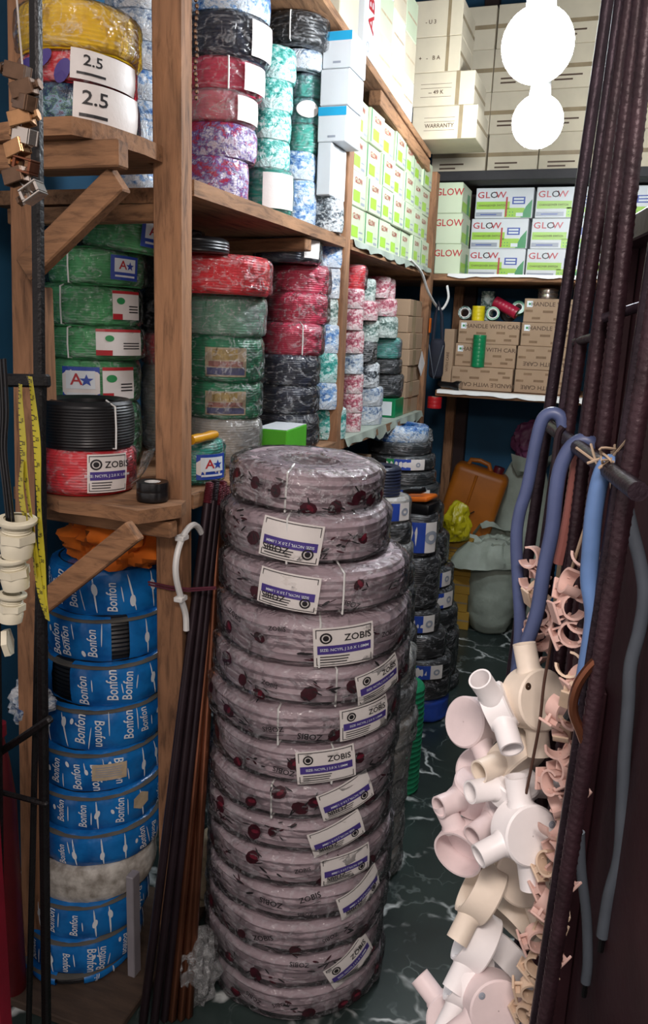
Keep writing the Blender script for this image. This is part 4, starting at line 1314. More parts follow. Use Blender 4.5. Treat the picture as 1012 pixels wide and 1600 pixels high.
# --- boxes with a lime band on the back shelf
GW, GD, GH = 0.283, 0.26, 0.143
def glow_print():
    f = face_front(GD)
    p = MB()
    w, h = GW, GH
    p.patch(f, -w * .48, w * .10, h * .30, h * .55, n=.0006, m=0)
    p.patch(f, w * .02, w * .36, h * .03, h * .34, n=.0006, m=0)
    p.patch(f, -w * .48, -w * .02, h * .06, h * .20, n=.0006, m=1)
    p.patch(f, -w * .40, -w * .12, h * .11, h * .14, n=.0012, m=2)
    p.add([f(w * .30, h * .02, .001), f(w * .48, h * .02, .001), f(w * .48, h * .62, .001), f(w * .38, h * .38, .001)], [(0, 1, 2, 3)], 3)
    p.patch(f, w * .14, w * .36, h * .46, h * .70, n=.0008, m=4)
    p.patch(f, w * .165, w * .335, h * .60, h * .66, n=.0014, m=5)
    p.patch(f, w * .165, w * .335, h * .50, h * .56, n=.0014, m=5)
    p.patch(f, w * .22, w * .34, h * .06, h * .18, n=.0014, m=5)
    for a in range(3):
        for c in range(2):
            p.oval(f, w * (.06 + .05 * a), h * (.10 + .10 * c), .003, .003, n=.0014, m=3, seg=6)
    return p.build('printed_panel', ['lime_ink', 'grey_ink', 'blue_ink', 'green_ink', 'blue_ink', 'white_ink'], None, False)
def glow_text():
    f = face_front(GD)
    p = MB()
    for i, (c, m) in enumerate((('G', 0), ('L', 0), ('O', 1), ('W', 0))):
        p.text(f, c, GH * .29, -GW * .41 + GW * .115 * i, GH * .76, n=.001, m=m, sx=1.2)
    p.text(f, 'CHANGEOVER SWITCH', GH * .09, -GW * .20, GH * .42, n=.0016, m=2)
    return p.build('lettering', ['red_ink', 'black_ink', 'brown_ink'], None, False)
def glow_side():
    f = face_front(GD)
    p = MB()
    p.patch(f, GW * .03, GW * .06, GH * .05, GH * .70, n=.0018, m=0)
    return p.build('seal_strip', ['red_ink'], None, False)
rown = ['top', 'middle', 'bottom']
coln = ['left', 'second', 'third', 'fourth']
for c in range(3):
    for r_ in range(3):
        jx = random.uniform(-.006, .006) - (0.012 if r_ == 0 else 0) * -1
        carton('switch_box', 'white and lime green switch box on the back shelf, %s row, %s of three' % (rown[r_], ['leftmost', 'middle', 'rightmost'][c]), 'box', 'switch boxes on the back shelf',
               (-0.605 + c * 0.293 + jx, 4.375 + random.uniform(0, .008), 1.858 + (2 - r_) * (GH + .001)), GW, GD, GH, 'white_box',
               [('printed_panel', 'gp', glow_print), ('lettering', 'gt', glow_text)] + ([('seal_strip', 'gs', glow_side)] if c == 0 else []), random.uniform(-.015, .015))
# corner pile, seen end on
CW, CD, CH = 0.125, 0.24, 0.138
def corner_text():
    p = MB()
    p.text(face_front(CD), 'GLOW', CH * .32, 0.0, CH * .68, n=.001)
    return p.build('lettering', ['red_ink'], None, False)
def corner_print():
    s = face_side(CW)
    p = MB()
    p.patch(s, -CD * .46, CD * .46, CH * .08, CH * .40, n=.0008, m=0)
    p.patch(s, CD * .05, CD * .30, CH * .08, CH * .75, n=.0012, m=1)
    return p.build('printed_panel', ['lime_ink', 'green_ink'], None, False)
for k in range(3):
    carton('switch_box', 'pale green box in the corner pile beside the lime boxes, %s of three' % rown[k], 'box', 'boxes of the corner pile', (-0.815 + .006 * k, 4.105, 1.858 + (2 - k) * (CH + .001)), CW, CD, CH, 'glow_box',
           [('lettering', 'ct', corner_text), ('printed_panel', 'cp', corner_print)], random.uniform(-.03, .03))
# --- long run of pale green boxes on the middle board of the second bay
LW, LD, LH = 0.20, 0.166, 0.111
def run_print():
    s = face_side(LW)
    p = MB()
    p.patch(s, -LD * .30, LD * .12, LH * .14, LH * .46, n=.0008, m=0)
    p.patch(s, -LD * .48, -LD * .42, LH * .03, LH * .97, n=.0008, m=1)
    p.patch(s, LD * .20, LD * .44, LH * .10, LH * .18, n=.0008, m=2)
    p.patch(s, LD * .20, LD * .44, LH * .30, LH * .34, n=.0008, m=2)
    return p.build('printed_panel', ['lime_ink', 'green_ink', 'grey_ink'], None, False)
def run_text():
    p = MB()
    p.text(face_side(LW), 'GLOW', LH * .24, 0.0, LH * .74, n=.001)
    return p.build('lettering', ['red_ink'], None, False)
rn4 = ['top', 'second', 'third', 'bottom']
cn8 = ['nearest', 'second', 'third', 'fourth', 'fifth', 'sixth', 'farthest']
for r_ in range(4):
    for c in range(7):
        carton('switch_box', 'pale green box in the long row under the upper shelf, %s layer, %s of seven' % (rn4[r_], cn8[c]), 'box', 'pale boxes of the long row',
               (-0.965 + random.uniform(-.01, .006), 2.725 + c * 0.1685 + random.uniform(-.001, .001), SH2 + .001 + (3 - r_) * (LH + .001)), LW, LD, LH, 'glow_box',
               [('printed_panel', 'rp', run_print), ('lettering', 'rt', run_text)], random.uniform(-.025, .025))
# --- brown cartons marked HANDLE WITH CARE
HW, HD, HH = 0.298, 0.28, 0.111
def care_text(flip):
    def fn():
        f = face_front(HD)
        p = MB()
        v = HH * (.76 if not flip else .26)
        p.text(f, 'HANDLE WITH CARE', HH * .25, HW * .07, v, PI if flip else 0, n=.001, sx=1.05)
        return p.build('lettering', ['brown_ink'], None, False)
    return fn
def care_marks(flip):
    def fn():
        f = face_front(HD)
        p = MB()
        for u, v, w in ((-.42, .48, .12), (-.12, .46, .16), (.2, .5, .14), (.4, .38, .12), (-.3, .18, .13), (.05, .16, .15), (.32, .2, .12)):
            vv = v if not flip else 1 - v
            p.patch(f, HW * (u - w / 2), HW * (u + w / 2), HH * (vv - .05), HH * (vv + .05), n=.0006, m=0)
        if not flip:
            p.patch(f, -HW * .46, -HW * .37, HH * .64, HH * .90, n=.0010, m=1)
            p.oval(f, -HW * .415, HH * .77, .006, .006, n=.0016, m=2, seg=8)
        return p.build('printed_marks', [plain('faded_carton_print', '#84694f', 0.8, bmp=0), 'white_ink', 'green_ink'], None, False)
    return fn
for k in range(3):
    fl = k == 2
    carton('carton', 'brown HANDLE WITH CARE carton in the pile below the tape rolls, %s of three' % rown[k], 'carton', 'brown cartons on the lower back shelf', (-0.590 + (.004, -.004, -.006)[k], 4.19 - (0, 0, .055)[k], 1.308 + (2 - k) * (HH + .001)), HW, HD, HH, 'kraft',
           [('lettering', 'ht%d' % fl, care_text(fl)), ('printed_marks', 'hm%d' % fl, care_marks(fl))], random.uniform(-.01, .01))
for k in range(4):
    fl = k > 1
    carton('carton', 'brown HANDLE WITH CARE carton in the taller pile behind the gate bars, %s of four' % rn4[k], 'carton', 'brown cartons on the lower back shelf', (-0.281 + (.004, .0, -.006, -.008)[k], 4.19 - (0, 0, .02, .03)[k], 1.308 + (3 - k) * (HH + .001)), HW, HD, HH, 'kraft',
           [('lettering', 'ht%d' % fl, care_text(fl)), ('printed_marks', 'hm%d' % fl, care_marks(fl))], random.uniform(-.01, .01))
def side_text():
    p = MB()
    p.text(face_front(.26), 'WITH CARE', .018, 0, .13, PI / 2, n=.001)
    return p.build('lettering', ['brown_ink'], None, False)
carton('carton', 'narrow brown carton standing on end beside the HANDLE WITH CARE pile', 'carton', None, (-0.772, 4.14, 1.308), .05, .26, .29, 'kraft', [('lettering', 'st', side_text)])
# --- pale cartons at the very top of the back wall
def tape_front(w, d, h):
    def fn():
        f = face_front(d)
        p = MB()
        p.patch(f, -w * .5, w * .5, h * .46, h * .56, n=.0008, m=0)
        p.patch(f, -w * .35, -w * .05, h * .18, h * .22, n=.0008, m=1)
        p.patch(f, -w * .35, w * .1, h * .28, h * .32, n=.0008, m=1)
        return p.build('tape_strip', ['pack_tape', 'brown_ink'], None, False)
    return fn
for c, (x, w) in enumerate(((-.572, .243), (-.305, .283), (-.010, .283), (-.833, .270))):
    for r_ in range(4):
        h = .19
        carton('carton', 'pale carton on the highest back shelf, %s layer, %s' % (rn4[r_], ['beside the overhanging pile', 'behind the bulbs', 'behind the gate bars', 'half hidden in the corner'][c]), 'carton', 'pale cartons on the highest back shelf',
               (x + random.uniform(-.004, .004), 4.385, 2.347 + (3 - r_) * (h + .001)), w, .27, h, 'pale_carton', [('tape_strip', 'tf%.3f' % w, tape_front(w, .27, h))])
# --- overhanging pile on the upper shelf
def upper_z(y):
    return 2.50 - 0.088 * (y - 2.0)
zz = upper_z(3.55) + .004
for k, (x0, x1, h, tx) in enumerate(((-.905, -.632, .128, 'WARRANTY'), (-.930, -.652, .128, '-- 49 K'), (-.935, -.720, .132, '+   -   B A'), (-.94, -.72, .135, '- U 3'))):
    w = x1 - x0
    root = thing('carton', 'large pale carton overhanging the upper shelf, %s' % ['bottom of four', 'second from below', 'third from below', 'topmost'][k], 'carton', ((x0 + x1) / 2, 3.68, zz), (0, 0, 0), 'pale cartons overhanging the upper shelf')
    place('box_body', box_mesh('pale_carton', w, .28, h), root)
    p = MB()
    f = face_front(.28)
    p.text(f, tx, .022, -.02, h * .4, n=.001)
    if k < 2:
        for v in (.26, .52, .64):
            p.patch(f, -.085, .045, h * v, h * v + .0015, n=.001)
    p.build('lettering', ['brown_ink'], root, False)
    t = MB()
    t.patch(f, w * .22, w * .28, 0.0, h, n=.0008)
    t.patch(face_side(w), -.14, .14, h * .44, h * .56, n=.0008)
    t.build('tape_strip', 'pack_tape', root, False)
    zz += h + .001
# white box lettered ABB and small boxes beside it on the upper shelf
root = thing('box', 'tall white box with big red capital letters on the upper shelf', 'box', (-0.905, 2.765, upper_z(2.70) + .004))
place('box_body', box_mesh('white_box', .09, .17, .33), root)
p = MB(); p.text(face_side(.09), 'ABB', .085, -.01, .155, PI / 2, n=.001); p.build('lettering', ['red_ink'], root, False)
p = MB(); p.ring(face_side(.09), -.04, .03, .012, .016, n=.001); p.build('printed_emblem', ['grey_ink'], root, False)
for c in range(3):
    for r_ in range(3):
        y = 2.945 + c * .175
        root = carton('box', 'small %s box on the upper shelf beyond the lettered box, %s pile, %s' % (['cream', 'pale green', 'white'][(c + r_) % 3], ['first', 'second', 'third'][c], ['bottom', 'middle', 'top'][r_]), 'box', 'small boxes on the upper shelf',
               (-0.93, y, upper_z(y - .08) + .004 + r_ * .141), .13, .168, .14, ['pale_carton', 'glow_box', 'white_box'][(c + r_) % 3], [('tape_strip', 'ub', lambda: (lambda q: (q.patch(face_side(.13), -.07, .07, .062, .070, n=.001), q.build('tape_strip', 'cream_paper', None, False))[1])(MB()))])
# carton lying behind them, seen end on at the head of the upper shelf
carton('carton', 'cream carton lying at the near end of the upper shelf', 'carton', None, (-1.02, 2.56, upper_z(2.45) + .004), .30, .18, .22, 'pale_carton', [('tape_strip', 'tfe', tape_front(.30, .18, .22))])
# --- white boxes with a cyan lid by the second upright
def cyan_band():
    p = MB()
    p.patch(face_front(.14), -.044, .044, .072, .096, n=.0008, m=0)
    p.patch(face_front(.14), -.012, .012, .012, .018, n=.0008, m=1)
    return p.build('printed_band', ['cyan_ink', 'grey_ink'], None, False)
for k, (z, cy, nm) in enumerate(((2.319, 1, 'topmost, with a cyan band'), (2.219, 0, 'plain white middle one'), (2.119, 1, 'third, with a cyan band'))):
    carton('box', 'small white box in the pile by the second upright, ' + nm, 'box', 'white boxes by the second upright', (-0.858 + .004 * (2 - k), 2.475, z), .09, .14, .098, 'white_box', [('printed_band', 'cy', cyan_band)] if cy else [])
carton('box', 'little white box under the cyan-banded pile', 'box', 'white boxes by the second upright', (-0.878, 2.475, 1.970), .045, .14, .148, 'white_box', [])
# --- bright green carton on the lower board
root = thing('carton', 'bright green carton with a white top between the coil stacks', 'carton', (-0.905, 2.19, SH1), (0, 0, .06))
place('box_body', box_mesh('green_box', .10, .19, .085), root)
p = MB(); p.add([(-.049, -.094, .0856), (.049, -.094, .0856), (.049, .094, .0856), (-.049, .094, .0856)], [(0, 1, 2, 3)]); p.build('white_top', 'white_box', root, False)
p = MB(); p.patch(face_front(.19), .0, .035, .022, .036, n=.001); p.build('printed_mark', ['red_ink'], root, False)
# --- kraft boxes at the end of the second bay
def kraft_text():
    p = MB()
    p.text(face_front(.26), 'Gn', .03, -.03, .036, n=.001)
    return p.build('lettering', ['brown_ink'], None, False)
def kraft_tape():
    p = MB()
    p.patch(face_side(.15), -.06, .0, 0, .071, n=.0008)
    return p.build('tape_strip', 'pack_tape', None, False)
for k in range(7):
    carton('carton', 'flat kraft box in the pile beside the third upright, %s of seven' % ['bottom', 'second from below', 'third from below', 'middle', 'third from above', 'second from above', 'topmost'][k], 'carton', 'kraft boxes beside the third upright',
           (-0.945 + random.uniform(-.006, .006), 3.705, SH1 + k * .0735), .15, .26, .0725, 'kraft', [('lettering', 'kt', kraft_text), ('tape_strip', 'kk', kraft_tape)], random.uniform(-.03, .03))
carton('box', 'flat teal box with a white panel under the charcoal coil', 'box', None, (-0.945, 3.475, SH1), .15, .15, .082, 'green_tape', [('printed_panel', 'tp', lambda: (lambda q: (q.patch(face_front(.15), .0, .06, .01, .07, n=.001), q.build('printed_panel', 'white_ink', None, False))[1])(MB()))])
root = thing('paper_note', 'white paper slip hanging from the kraft boxes', 'paper', (-0.858, 3.80, 1.42))
p = MB(); p.add([(0, -.05, 0), (.004, .0, -.05), (.006, .055, .01), (.002, .0, .07), (-.002, -.05, 0), (.002, .0, -.05), (.004, .055, .01), (0, 0, .07)], [(0, 1, 2, 3), (7, 6, 5, 4)]); p.build('sheet', 'paper', root, False)
# cartons under the lower board and by the sack
for k, (x, y, z, w, d, h) in enumerate(((-1.02, 2.98, 0.0, .30, .30, .42), (-1.02, 2.98, .421, .28, .28, .36), (-1.02, 2.98, .782, .27, .27, .30))):
    carton('carton', 'dusty brown carton stacked under the lower board, %s' % ['bottom', 'middle', 'top'][k], 'carton', 'dusty cartons under the lower board', (x, y, z), w, d, h, 'kraft', [('tape_strip', 'du%d' % k, tape_front(w, d, h))])
for k in range(5):
    carton('carton', 'ochre carton in the pile beside the grey sack, %s' % ['bottom', 'second from below', 'middle', 'second from above', 'topmost'][k], 'carton', 'ochre cartons beside the sack',
           (-0.685 + random.uniform(-.008, .008), 4.24, k * .101), .20, .22, .10, 'yellow_carton', [('tape_strip', 'oc', tape_front(.20, .22, .10))], random.uniform(-.05, .05))

# ------------------------------------------------------------------ tape rolls on the brown cartons
def cyl_thing(name, label, cat, p, axis, r, L, mat, group=None, core='cream_paper', ri=None):
    root = thing(name, label, cat, p, Vector(axis).to_track_quat('Z', 'Y').to_euler(), group)
    ri = ri or r * .5
    b = MB()
    n = max(1, int(L / .018))
    prof = [(ri, 0)]
    for k in range(n):
        prof += [(r * .985, L * k / n), (r, L * (k + .12) / n), (r, L * (k + .88) / n), (r * .985, L * (k + 1) / n)]
    prof += [(ri, L)]
    b.lathe(prof, 24)
    b.build('wound_tape', mat, root)
    c = MB()
    c.lathe([(ri, 0), (ri, L), (ri * .85, L), (ri * .85, 0)], 20, closed=True)
    c.build('core', core, root)
    return root
tz = 1.643
cyl_thing('tape_roll', 'yellow tape roll standing on the brown cartons', 'tape', (-0.655, 4.12, tz), (0, 0, 1), .032, .072, 'yellow_tape')
cyl_thing('tape_roll', 'long crimson tape roll lying across the rolls on the brown cartons', 'tape', (-0.58, 4.14, 1.74), (.82, -.15, -.40), .028, .13, 'crimson_tape')
cyl_thing('tape_roll', 'green tape roll facing out beside the crimson roll', 'tape', (-0.585, 4.13, tz + .033), (.15, -1, .1), .033, .05, 'green_tape', core='paper', ri=.024)
cyl_thing('tape_roll', 'pale green tape roll facing out at the end of the cartons', 'tape', (-0.725, 4.15, tz + .033), (.1, -1, .1), .033, .05, 'sage_wrap', core='paper', ri=.024)
cyl_thing('tape_roll', 'green tape roll wedged against the taller carton pile', 'tape', (-0.468, 4.18, tz + .06), (.1, -1, .25), .033, .05, 'green_tape', core='paper', ri=.02)
cyl_thing('tape_roll', 'clear tape rolls stack standing behind the yellow roll', 'tape', (-0.635, 4.26, tz), (0, 0, 1), .034, .15, 'sage_wrap')
cyl_thing('tape_roll', 'dark tape roll lying behind the crimson roll', 'tape', (-0.53, 4.27, tz + .04), (.3, -1, 0), .038, .06, 'dark_pvc')
cyl_thing('tape_roll', 'tall stack of green tape standing in front of the brown cartons', 'tape', (-0.622, 4.018, 1.42), (0, 0, 1), .032, .155, 'green_tape')
cyl_thing('tape_roll', 'silver tape roll on the taller carton pile', 'tape', (-0.33, 4.16, 1.757), (0, 0, 1), .05, .05, 'steel')

# ------------------------------------------------------------------ soft things
def blob(name, label, cat, loc, size, mat, seed, rough=.25, freq=2.4, flat=.0, part='cloth', seg=40, rings=22, rot=(0, 0, 0), group=None, shape=None, sub=None):
    root = thing(name, label, cat, loc, rot, group)
    b = MB()
    prof = []
    for k in range(rings + 1):
        t = PI * k / rings
        prof.append((max(.0005, math.sin(t)), -math.cos(t)))
    o = Vector((seed * 3.3, seed * 1.7, seed))
    def fn(an, r, z, k):
        if shape:
            r, z = shape(an, r, z)
        q = Vector((r * math.cos(an), r * math.sin(an), z))
        n1 = noise.noise(q * freq + o)
        n2 = 1 - 2 * abs(noise.noise(q * freq * 2.1 + o))
        s = 1 + rough * n1 + rough * .5 * n2
        zz = z * (1 + rough * .5 * n1)
        return r * s, zz
    b.lathe(prof, seg, fn=fn)
    sx, sy, sz = size
    zmin = min(v[2] for v in b.v)
    b.v = [(x * sx, y * sy, max(z, -1 + flat) * sz) for x, y, z in b.v]
    zmin = min(v[2] for v in b.v)
    b.v = [(x, y, z - zmin) for x, y, z in b.v]
    b.build(part, mat, root)
    return root
blob('orange_cloth', 'crumpled orange cloth heaped on the topmost blue coil', 'cloth', (-1.06, 1.60, 1.016), (.125, .11, .10), 'orange_cloth', 3, .42, 3.0, .35, 'cloth', 56, 30)
def sackshape(an, r, z):
    t = (z + 1) / 2
    rr = r ** .35 if r > 0 else 0
    rr *= 1.0 - .28 * max(0, t - .75) / .25 + .07 * (1 - 2 * abs(noise.noise(Vector((math.cos(an) * .9, math.sin(an) * .9, t * 9)))))
    return rr, z
s1 = blob('sack', 'pale woven sack with a folded-over mouth, standing on the floor', 'sack', (-0.475, 4.20, 0.0), (.125, .12, .26), 'sack', 5, .05, 1.6, .02, 'woven_bag', 48, 30, shape=sackshape)
def droop(amt, ext, base):
    def f(an, r, z, k):
        w = max(0.0, math.cos(an - PI * 1.08))
        q = Vector((math.cos(an) * 1.6, math.sin(an) * 1.6, k * .35))
        n1, n2 = noise.noise(q * 1.5), 1 - 2 * abs(noise.noise(q * 2.3 + Vector((4, 1, 2))))
        t = k / 5
        return r + (ext * w * w + .03 * n1 + .018 * n2) * t, z - amt * w * t + (.035 * n1 + .02 * n2) * (1 - .4 * t)
    return f
b = MB()
b.lathe([(.045, .45), (.09, .50), (.125, .50), (.145, .46), (.155, .415), (.150, .385)], 72, fn=droop(.03, .09, 0))
b.build('folded_mouth', 'sack', s1)
b = MB()
b.lathe([(.11, .46), (.115, .50), (.10, .54), (.075, .565), (.05, .55)], 50, a0=.6, a1=3.0, fn=crumple(12, .04, 9, 1.4))
b.build('raised_flap', 'sack', s1)
s2 = blob('sack', 'tall greyish sack slumped against the blue wall behind the jerrycan', 'sack', (-0.375, 4.48, 0.0), (.150, .065, .465), 'sack', 7, .08, 1.5, .02, 'woven_bag', 48, 34, shape=sackshape)
b = MB()
b.lathe([(.06, .86), (.10, .90), (.13, .95), (.07, .93), (.03, .88)], 26, a0=4.2, a1=6.6, fn=crumple(15, .03, 12, 1.5))
b.build('gathered_neck', 'sack', s2)
blob('plastic_bag', 'yellow plastic bag stuffed between the dark coils and the jerrycan', 'bag', (-0.675, 4.10, .507), (.075, .07, .115), 'yellow_bag', 9, .34, 2.1, .15, 'bag', 64, 36, shape=lambda an, r, z: (r * (1.1 - .5 * (z + 1) / 2) * (1 + .12 * math.sin(an * 7 + z * 4) * max(0, z)), z))
blob('plastic_bag', 'purple plastic bag resting on top of the slumped sack', 'bag', (-0.385, 4.475, .925), (.075, .05, .11), 'purple_bag', 13, .35, 2.8, .15, 'bag', 40, 24)
blob('plastic_bag', 'clear crumpled plastic bag under the end of the lower board', 'bag', (-0.80, 3.62, 1.075), (.05, .06, .05), 'film_heavy', 17, .4, 2.8, .2, 'bag', 40, 22)
blob('plastic_bag', 'crumpled clear plastic bag on the floor beside the rods', 'bag', (-0.765, 1.425, 0.0), (.045, .05, .10), 'film_heavy', 19, .45, 2.6, .1, 'bag', 48, 28)
blob('plastic_bag', 'cream cloth bag lying behind the rods', 'bag', (-0.90, 1.73, 0.0), (.06, .07, .11), 'cream_paper', 21, .3, 2.4, .1, 'bag', 40, 24)
blob('wrapper', 'crumpled printed wrapper stuck beside the peeled blue coil', 'wrapper', (-1.175, 1.375, .66), (.045, .03, .06), 'pale_wrap', 23, .5, 2.6, .1, 'sheet', 40, 22)
# jerrycan, tipped
jr = thing('jerrycan', 'orange-brown plastic jerrycan tipped against the back wall', 'jerrycan', (-0.690, 4.355, 0.475), (0, .24, .06))
b = MB()
b.rbox((-.150, -.085, 0), (.150, .070, .40), .038, seg=4)
b.build('body', 'jerry', jr)
b = MB()
b.tube([(-.02, -.087, .02), (-.02, -.090, .19), (-.02, -.087, .365)], .008, 8)
b.build('seam_rib', 'jerry', jr)
b = MB()
b.tube([(-.085, 0, .393), (-.08, 0, .423), (-.03, 0, .433), (.02, 0, .427), (.04, 0, .393)], .013, 10)
b.build('handle', 'jerry', jr)
b = MB()
b.lathe([(0.001, .435), (.028, .433), (.030, .425), (.030, .398), (.026, .395)], 20, mat=Matrix.Translation((.08, 0, 0)))
b.build('cap', plain('dark_red_cap', '#5a1420', .4), jr)
b = MB()
b.tube([(-.10, -.092, .10), (-.02, -.101, .12), (.03, -.095, .175)], .003, 6)
b.build('cord', 'black_plastic', jr)
# pedestal under the jerrycan: a stool-high crate hidden by the sack
carton('carton', 'brown carton behind the pale sack, holding up the jerrycan', 'carton', None, (-0.60, 4.43, 0.0), .08, .16, .434, 'kraft', [])
carton('carton', 'tall brown carton standing beside the slumped sack', 'carton', None, (-0.08, 4.485, 0.0), .16, .12, .98, 'kraft', [])
# tool box, black, orange lid, on the floor stack
tb = thing('tool_pouch', 'black pouch with an orange lid and black handle on the black coil', 'tool bag', (-0.675, 3.10, 0.870), (0, 0, -.2))
b = MB(); b.rbox((-.075, -.06, 0), (.075, .06, .045), .012, seg=2); b.build('body', 'black_plastic', tb)
b = MB(); b.rbox((-.07, -.057, .046), (.07, .057, .066), .009, seg=2, mat=Matrix.Rotation(-.12, 4, 'Y')); b.build('lid', 'orange_plastic', tb)
b = MB(); b.tube([(-.05, -.03, .075), (-.02, -.032, .085), (.02, -.032, .09), (.04, -.03, .10)], .011, 8); b.build('handle', 'black_plastic', tb)
# white packing strap curling off the shelf corner, orange tag, chain on the near upright
b = MB(); b.tube(smooth_path([(-0.842, 3.40, 1.872), (-0.838, 3.60, 1.835), (-0.835, 3.75, 1.76), (-0.825, 3.92, 1.70), (-0.80, 3.93, 1.69), (-0.775, 3.93, 1.74), (-0.785, 3.93, 1.80)]), .006, 6)
tag(b.build('packing_strap', 'white_plastic'), 'white plastic strap curling off the corner of the long row', 'strap')
b = MB(); b.rbox((-.848, 3.872, 1.575), (-.842, 3.905, 1.645), .002)
tag(b.build('tag', 'orange_plastic', smooth=False), 'small orange tag on the third upright', 'tag')
ch = thing('chain', 'rusty bead chain hanging on the near upright', 'chain', (-0.846, 1.552, 2.02))
for k in range(26):
    b_ = place('link', shared('bead', lambda: (lambda q: (q.lathe([(.0005, -.005), (.0035, -.003), (.0042, 0), (.0035, .003), (.0005, .005)], 8), q.build('link', 'bronze', None))[1])(MB())), ch, (0.002 * math.sin(k), 0.001 * math.cos(k * 1.7), .011 * k))
# hanging dark bag, strap and red tin on the third upright
hb = thing('shoulder_bag', 'dark navy bag hanging from the third upright', 'bag', (-0.800, 3.88, 1.36))
b = MB(); b.rbox((-.035, -.03, 0), (.035, .03, .19), .025, seg=3); b.build('body', 'navy_cloth', hb)
b = MB(); b.tube([(-.025, 0, .18), (-.02, 0, .30), (-.01, 0, .36), (.01, 0, .30), (.02, 0, .18)], .008, 8); b.build('strap', 'navy_cloth', hb)
b = MB(); b.tube([(-.035, -.035, .16), (0, -.04, .0), (.035, -.035, .16)], .003, 6); b.build('drawcord', 'hose_grey', hb)
sh = thing('torch', 'black torch lying at the edge of the lower back shelf', 'torch', (-0.795, 3.95, 1.332), Vector((1, -.25, -.05)).to_track_quat('Z', 'Y').to_euler())
b = MB(); b.lathe([(.001, 0), (.014, 0), (.015, .06), (.016, .075), (.026, .095), (.026, .115), (.001, .115)], 20); b.build('barrel', 'black_plastic', sh)
b = MB(); b.lathe([(.001, .1155), (.022, .1158), (.022, .118), (.001, .118)], 20); b.build('lens', 'steel', sh)
cyl_thing('tape_roll', 'red tape roll below the navy bag', 'tape', (-0.80, 3.90, 1.215), (0, 0, 1), .035, .055, 'red_plastic')
cyl_thing('tape_roll', 'black glossy tape roll on the corner of the near shelf', 'tape', (-0.895, 1.455, SH1 + .001), (0, 0, 1), .034, .040, 'black_plastic', core='white_plastic')
yh = thing('screwdriver', 'screwdriver with a yellow handle lying beside the upright', 'screwdriver', (-0.870, 1.575, 1.322), (-PI / 2, 0, 0))
b = MB(); b.lathe([(.001, 0), (.011, .002), (.012, .03), (.010, .06), (.012, .10), (.009, .122), (.001, .125)], 12); b.build('handle', plain('amber_plastic', '#d99a18', .35), yh)
b = MB(); b.lathe([(.003, -.05), (.003, 0)], 8); b.build('shaft', 'steel', yh)

# ------------------------------------------------------------------ the two bulbs
def bulb(label, p, r, mat):
    root = thing('light_bulb', label, 'light bulb', p)
    b = MB()
    prof = []
    for k in range(17):
        t = PI * k / 16 * .86
        prof.append((max(.0005, r * math.sin(t)), -r * math.cos(t)))
    b.lathe(prof, 32)
    b.build('globe', mat, root)
    b = MB()
    zt = -r * math.cos(PI * .86)
    rt = r * math.sin(PI * .86)
    b.lathe([(rt, zt), (rt * .9, zt + .05), (.02, zt + .07), (.018, zt + .11), (.001, zt + .11)], 24)
    b.build('base', 'white_plastic', root)
    b = MB()
    b.tube([(0, 0, zt + .10), (.004, 0, zt + .3), (0, 0, 3.348 - p[2])], .004, 6)
    b.build('cord', 'black_plastic', root)
    return root
bulb('large lit globe bulb hanging in front of the pale cartons', (-0.252, 2.15, 2.259), .085, 'bulb')
bulb('smaller lit globe bulb hanging just below the large one', (-0.340, 3.1, 2.314), .088, 'bulb2')

# ------------------------------------------------------------------ rods leaning on the near shelf
rl = ['dark coated rod leaning on the shelf edge, outermost of three', 'dark coated rod leaning on the shelf edge, middle of three', 'dark coated rod next to the copper ones',
      'copper earth rod next to the dark rods', 'copper earth rod nearest the grey stack', 'short copper earth rod in front of the others']
for i, (t, bt, mt) in enumerate(RODS):
    t, bt = Vector(t), Vector(bt)
    d = (t - bt)
    L = d.length
    root = thing('earth_rod', rl[i], 'rod', bt, d.to_track_quat('Z', 'Y').to_euler(), 'rods leaning on the near shelf')
    b = MB(); b.lathe([(.001, .002), (.0102, .012), (.0102, L * .5), (.0102, L - .05), (.001, L - .05)], 14); b.build('shaft', mt, root)
    th = []
    for k in range(12):
        th += [(.0092, L - .05 + .004 * k), (.0106, L - .048 + .004 * k)]
    b = MB(); b.lathe([(.001, L - .05)] + th + [(.001, L)], 12); b.build('thread', 'rod_thread' if i != 1 else 'rod_dark', root)
b = MB()
b.tube([(-0.930, 1.49, 1.005), (-0.87, 1.488, 1.003), (-0.835, 1.50, 1.0), (-0.78, 1.53, 1.003)], .0025, 6)
b.tube([(-0.930, 1.492, .998), (-0.87, 1.489, .996), (-0.835, 1.502, .994), (-0.78, 1.532, .999)], .0025, 6)
tag(b.build('binding_wire', plain('maroon_wire', '#5a2233', .5)), 'maroon wire tying the rods to the upright', 'wire')
wc = thing('cable', 'white flat cable clipped to the upright in a loose curve', 'cable', (0, 0, 0))
b = MB(); b.tube(smooth_path(WHITE_CABLE), .007, 8); b.build('sheath', 'white_plastic', wc)
for k in (3, 6):
    p = Vector(WHITE_CABLE[k])
    b = MB(); b.rbox((p.x - .012, p.y - .014, p.z - .006), (p.x + .009, p.y + .014, p.z + .006), .002); b.build('clip', 'white_plastic', wc)

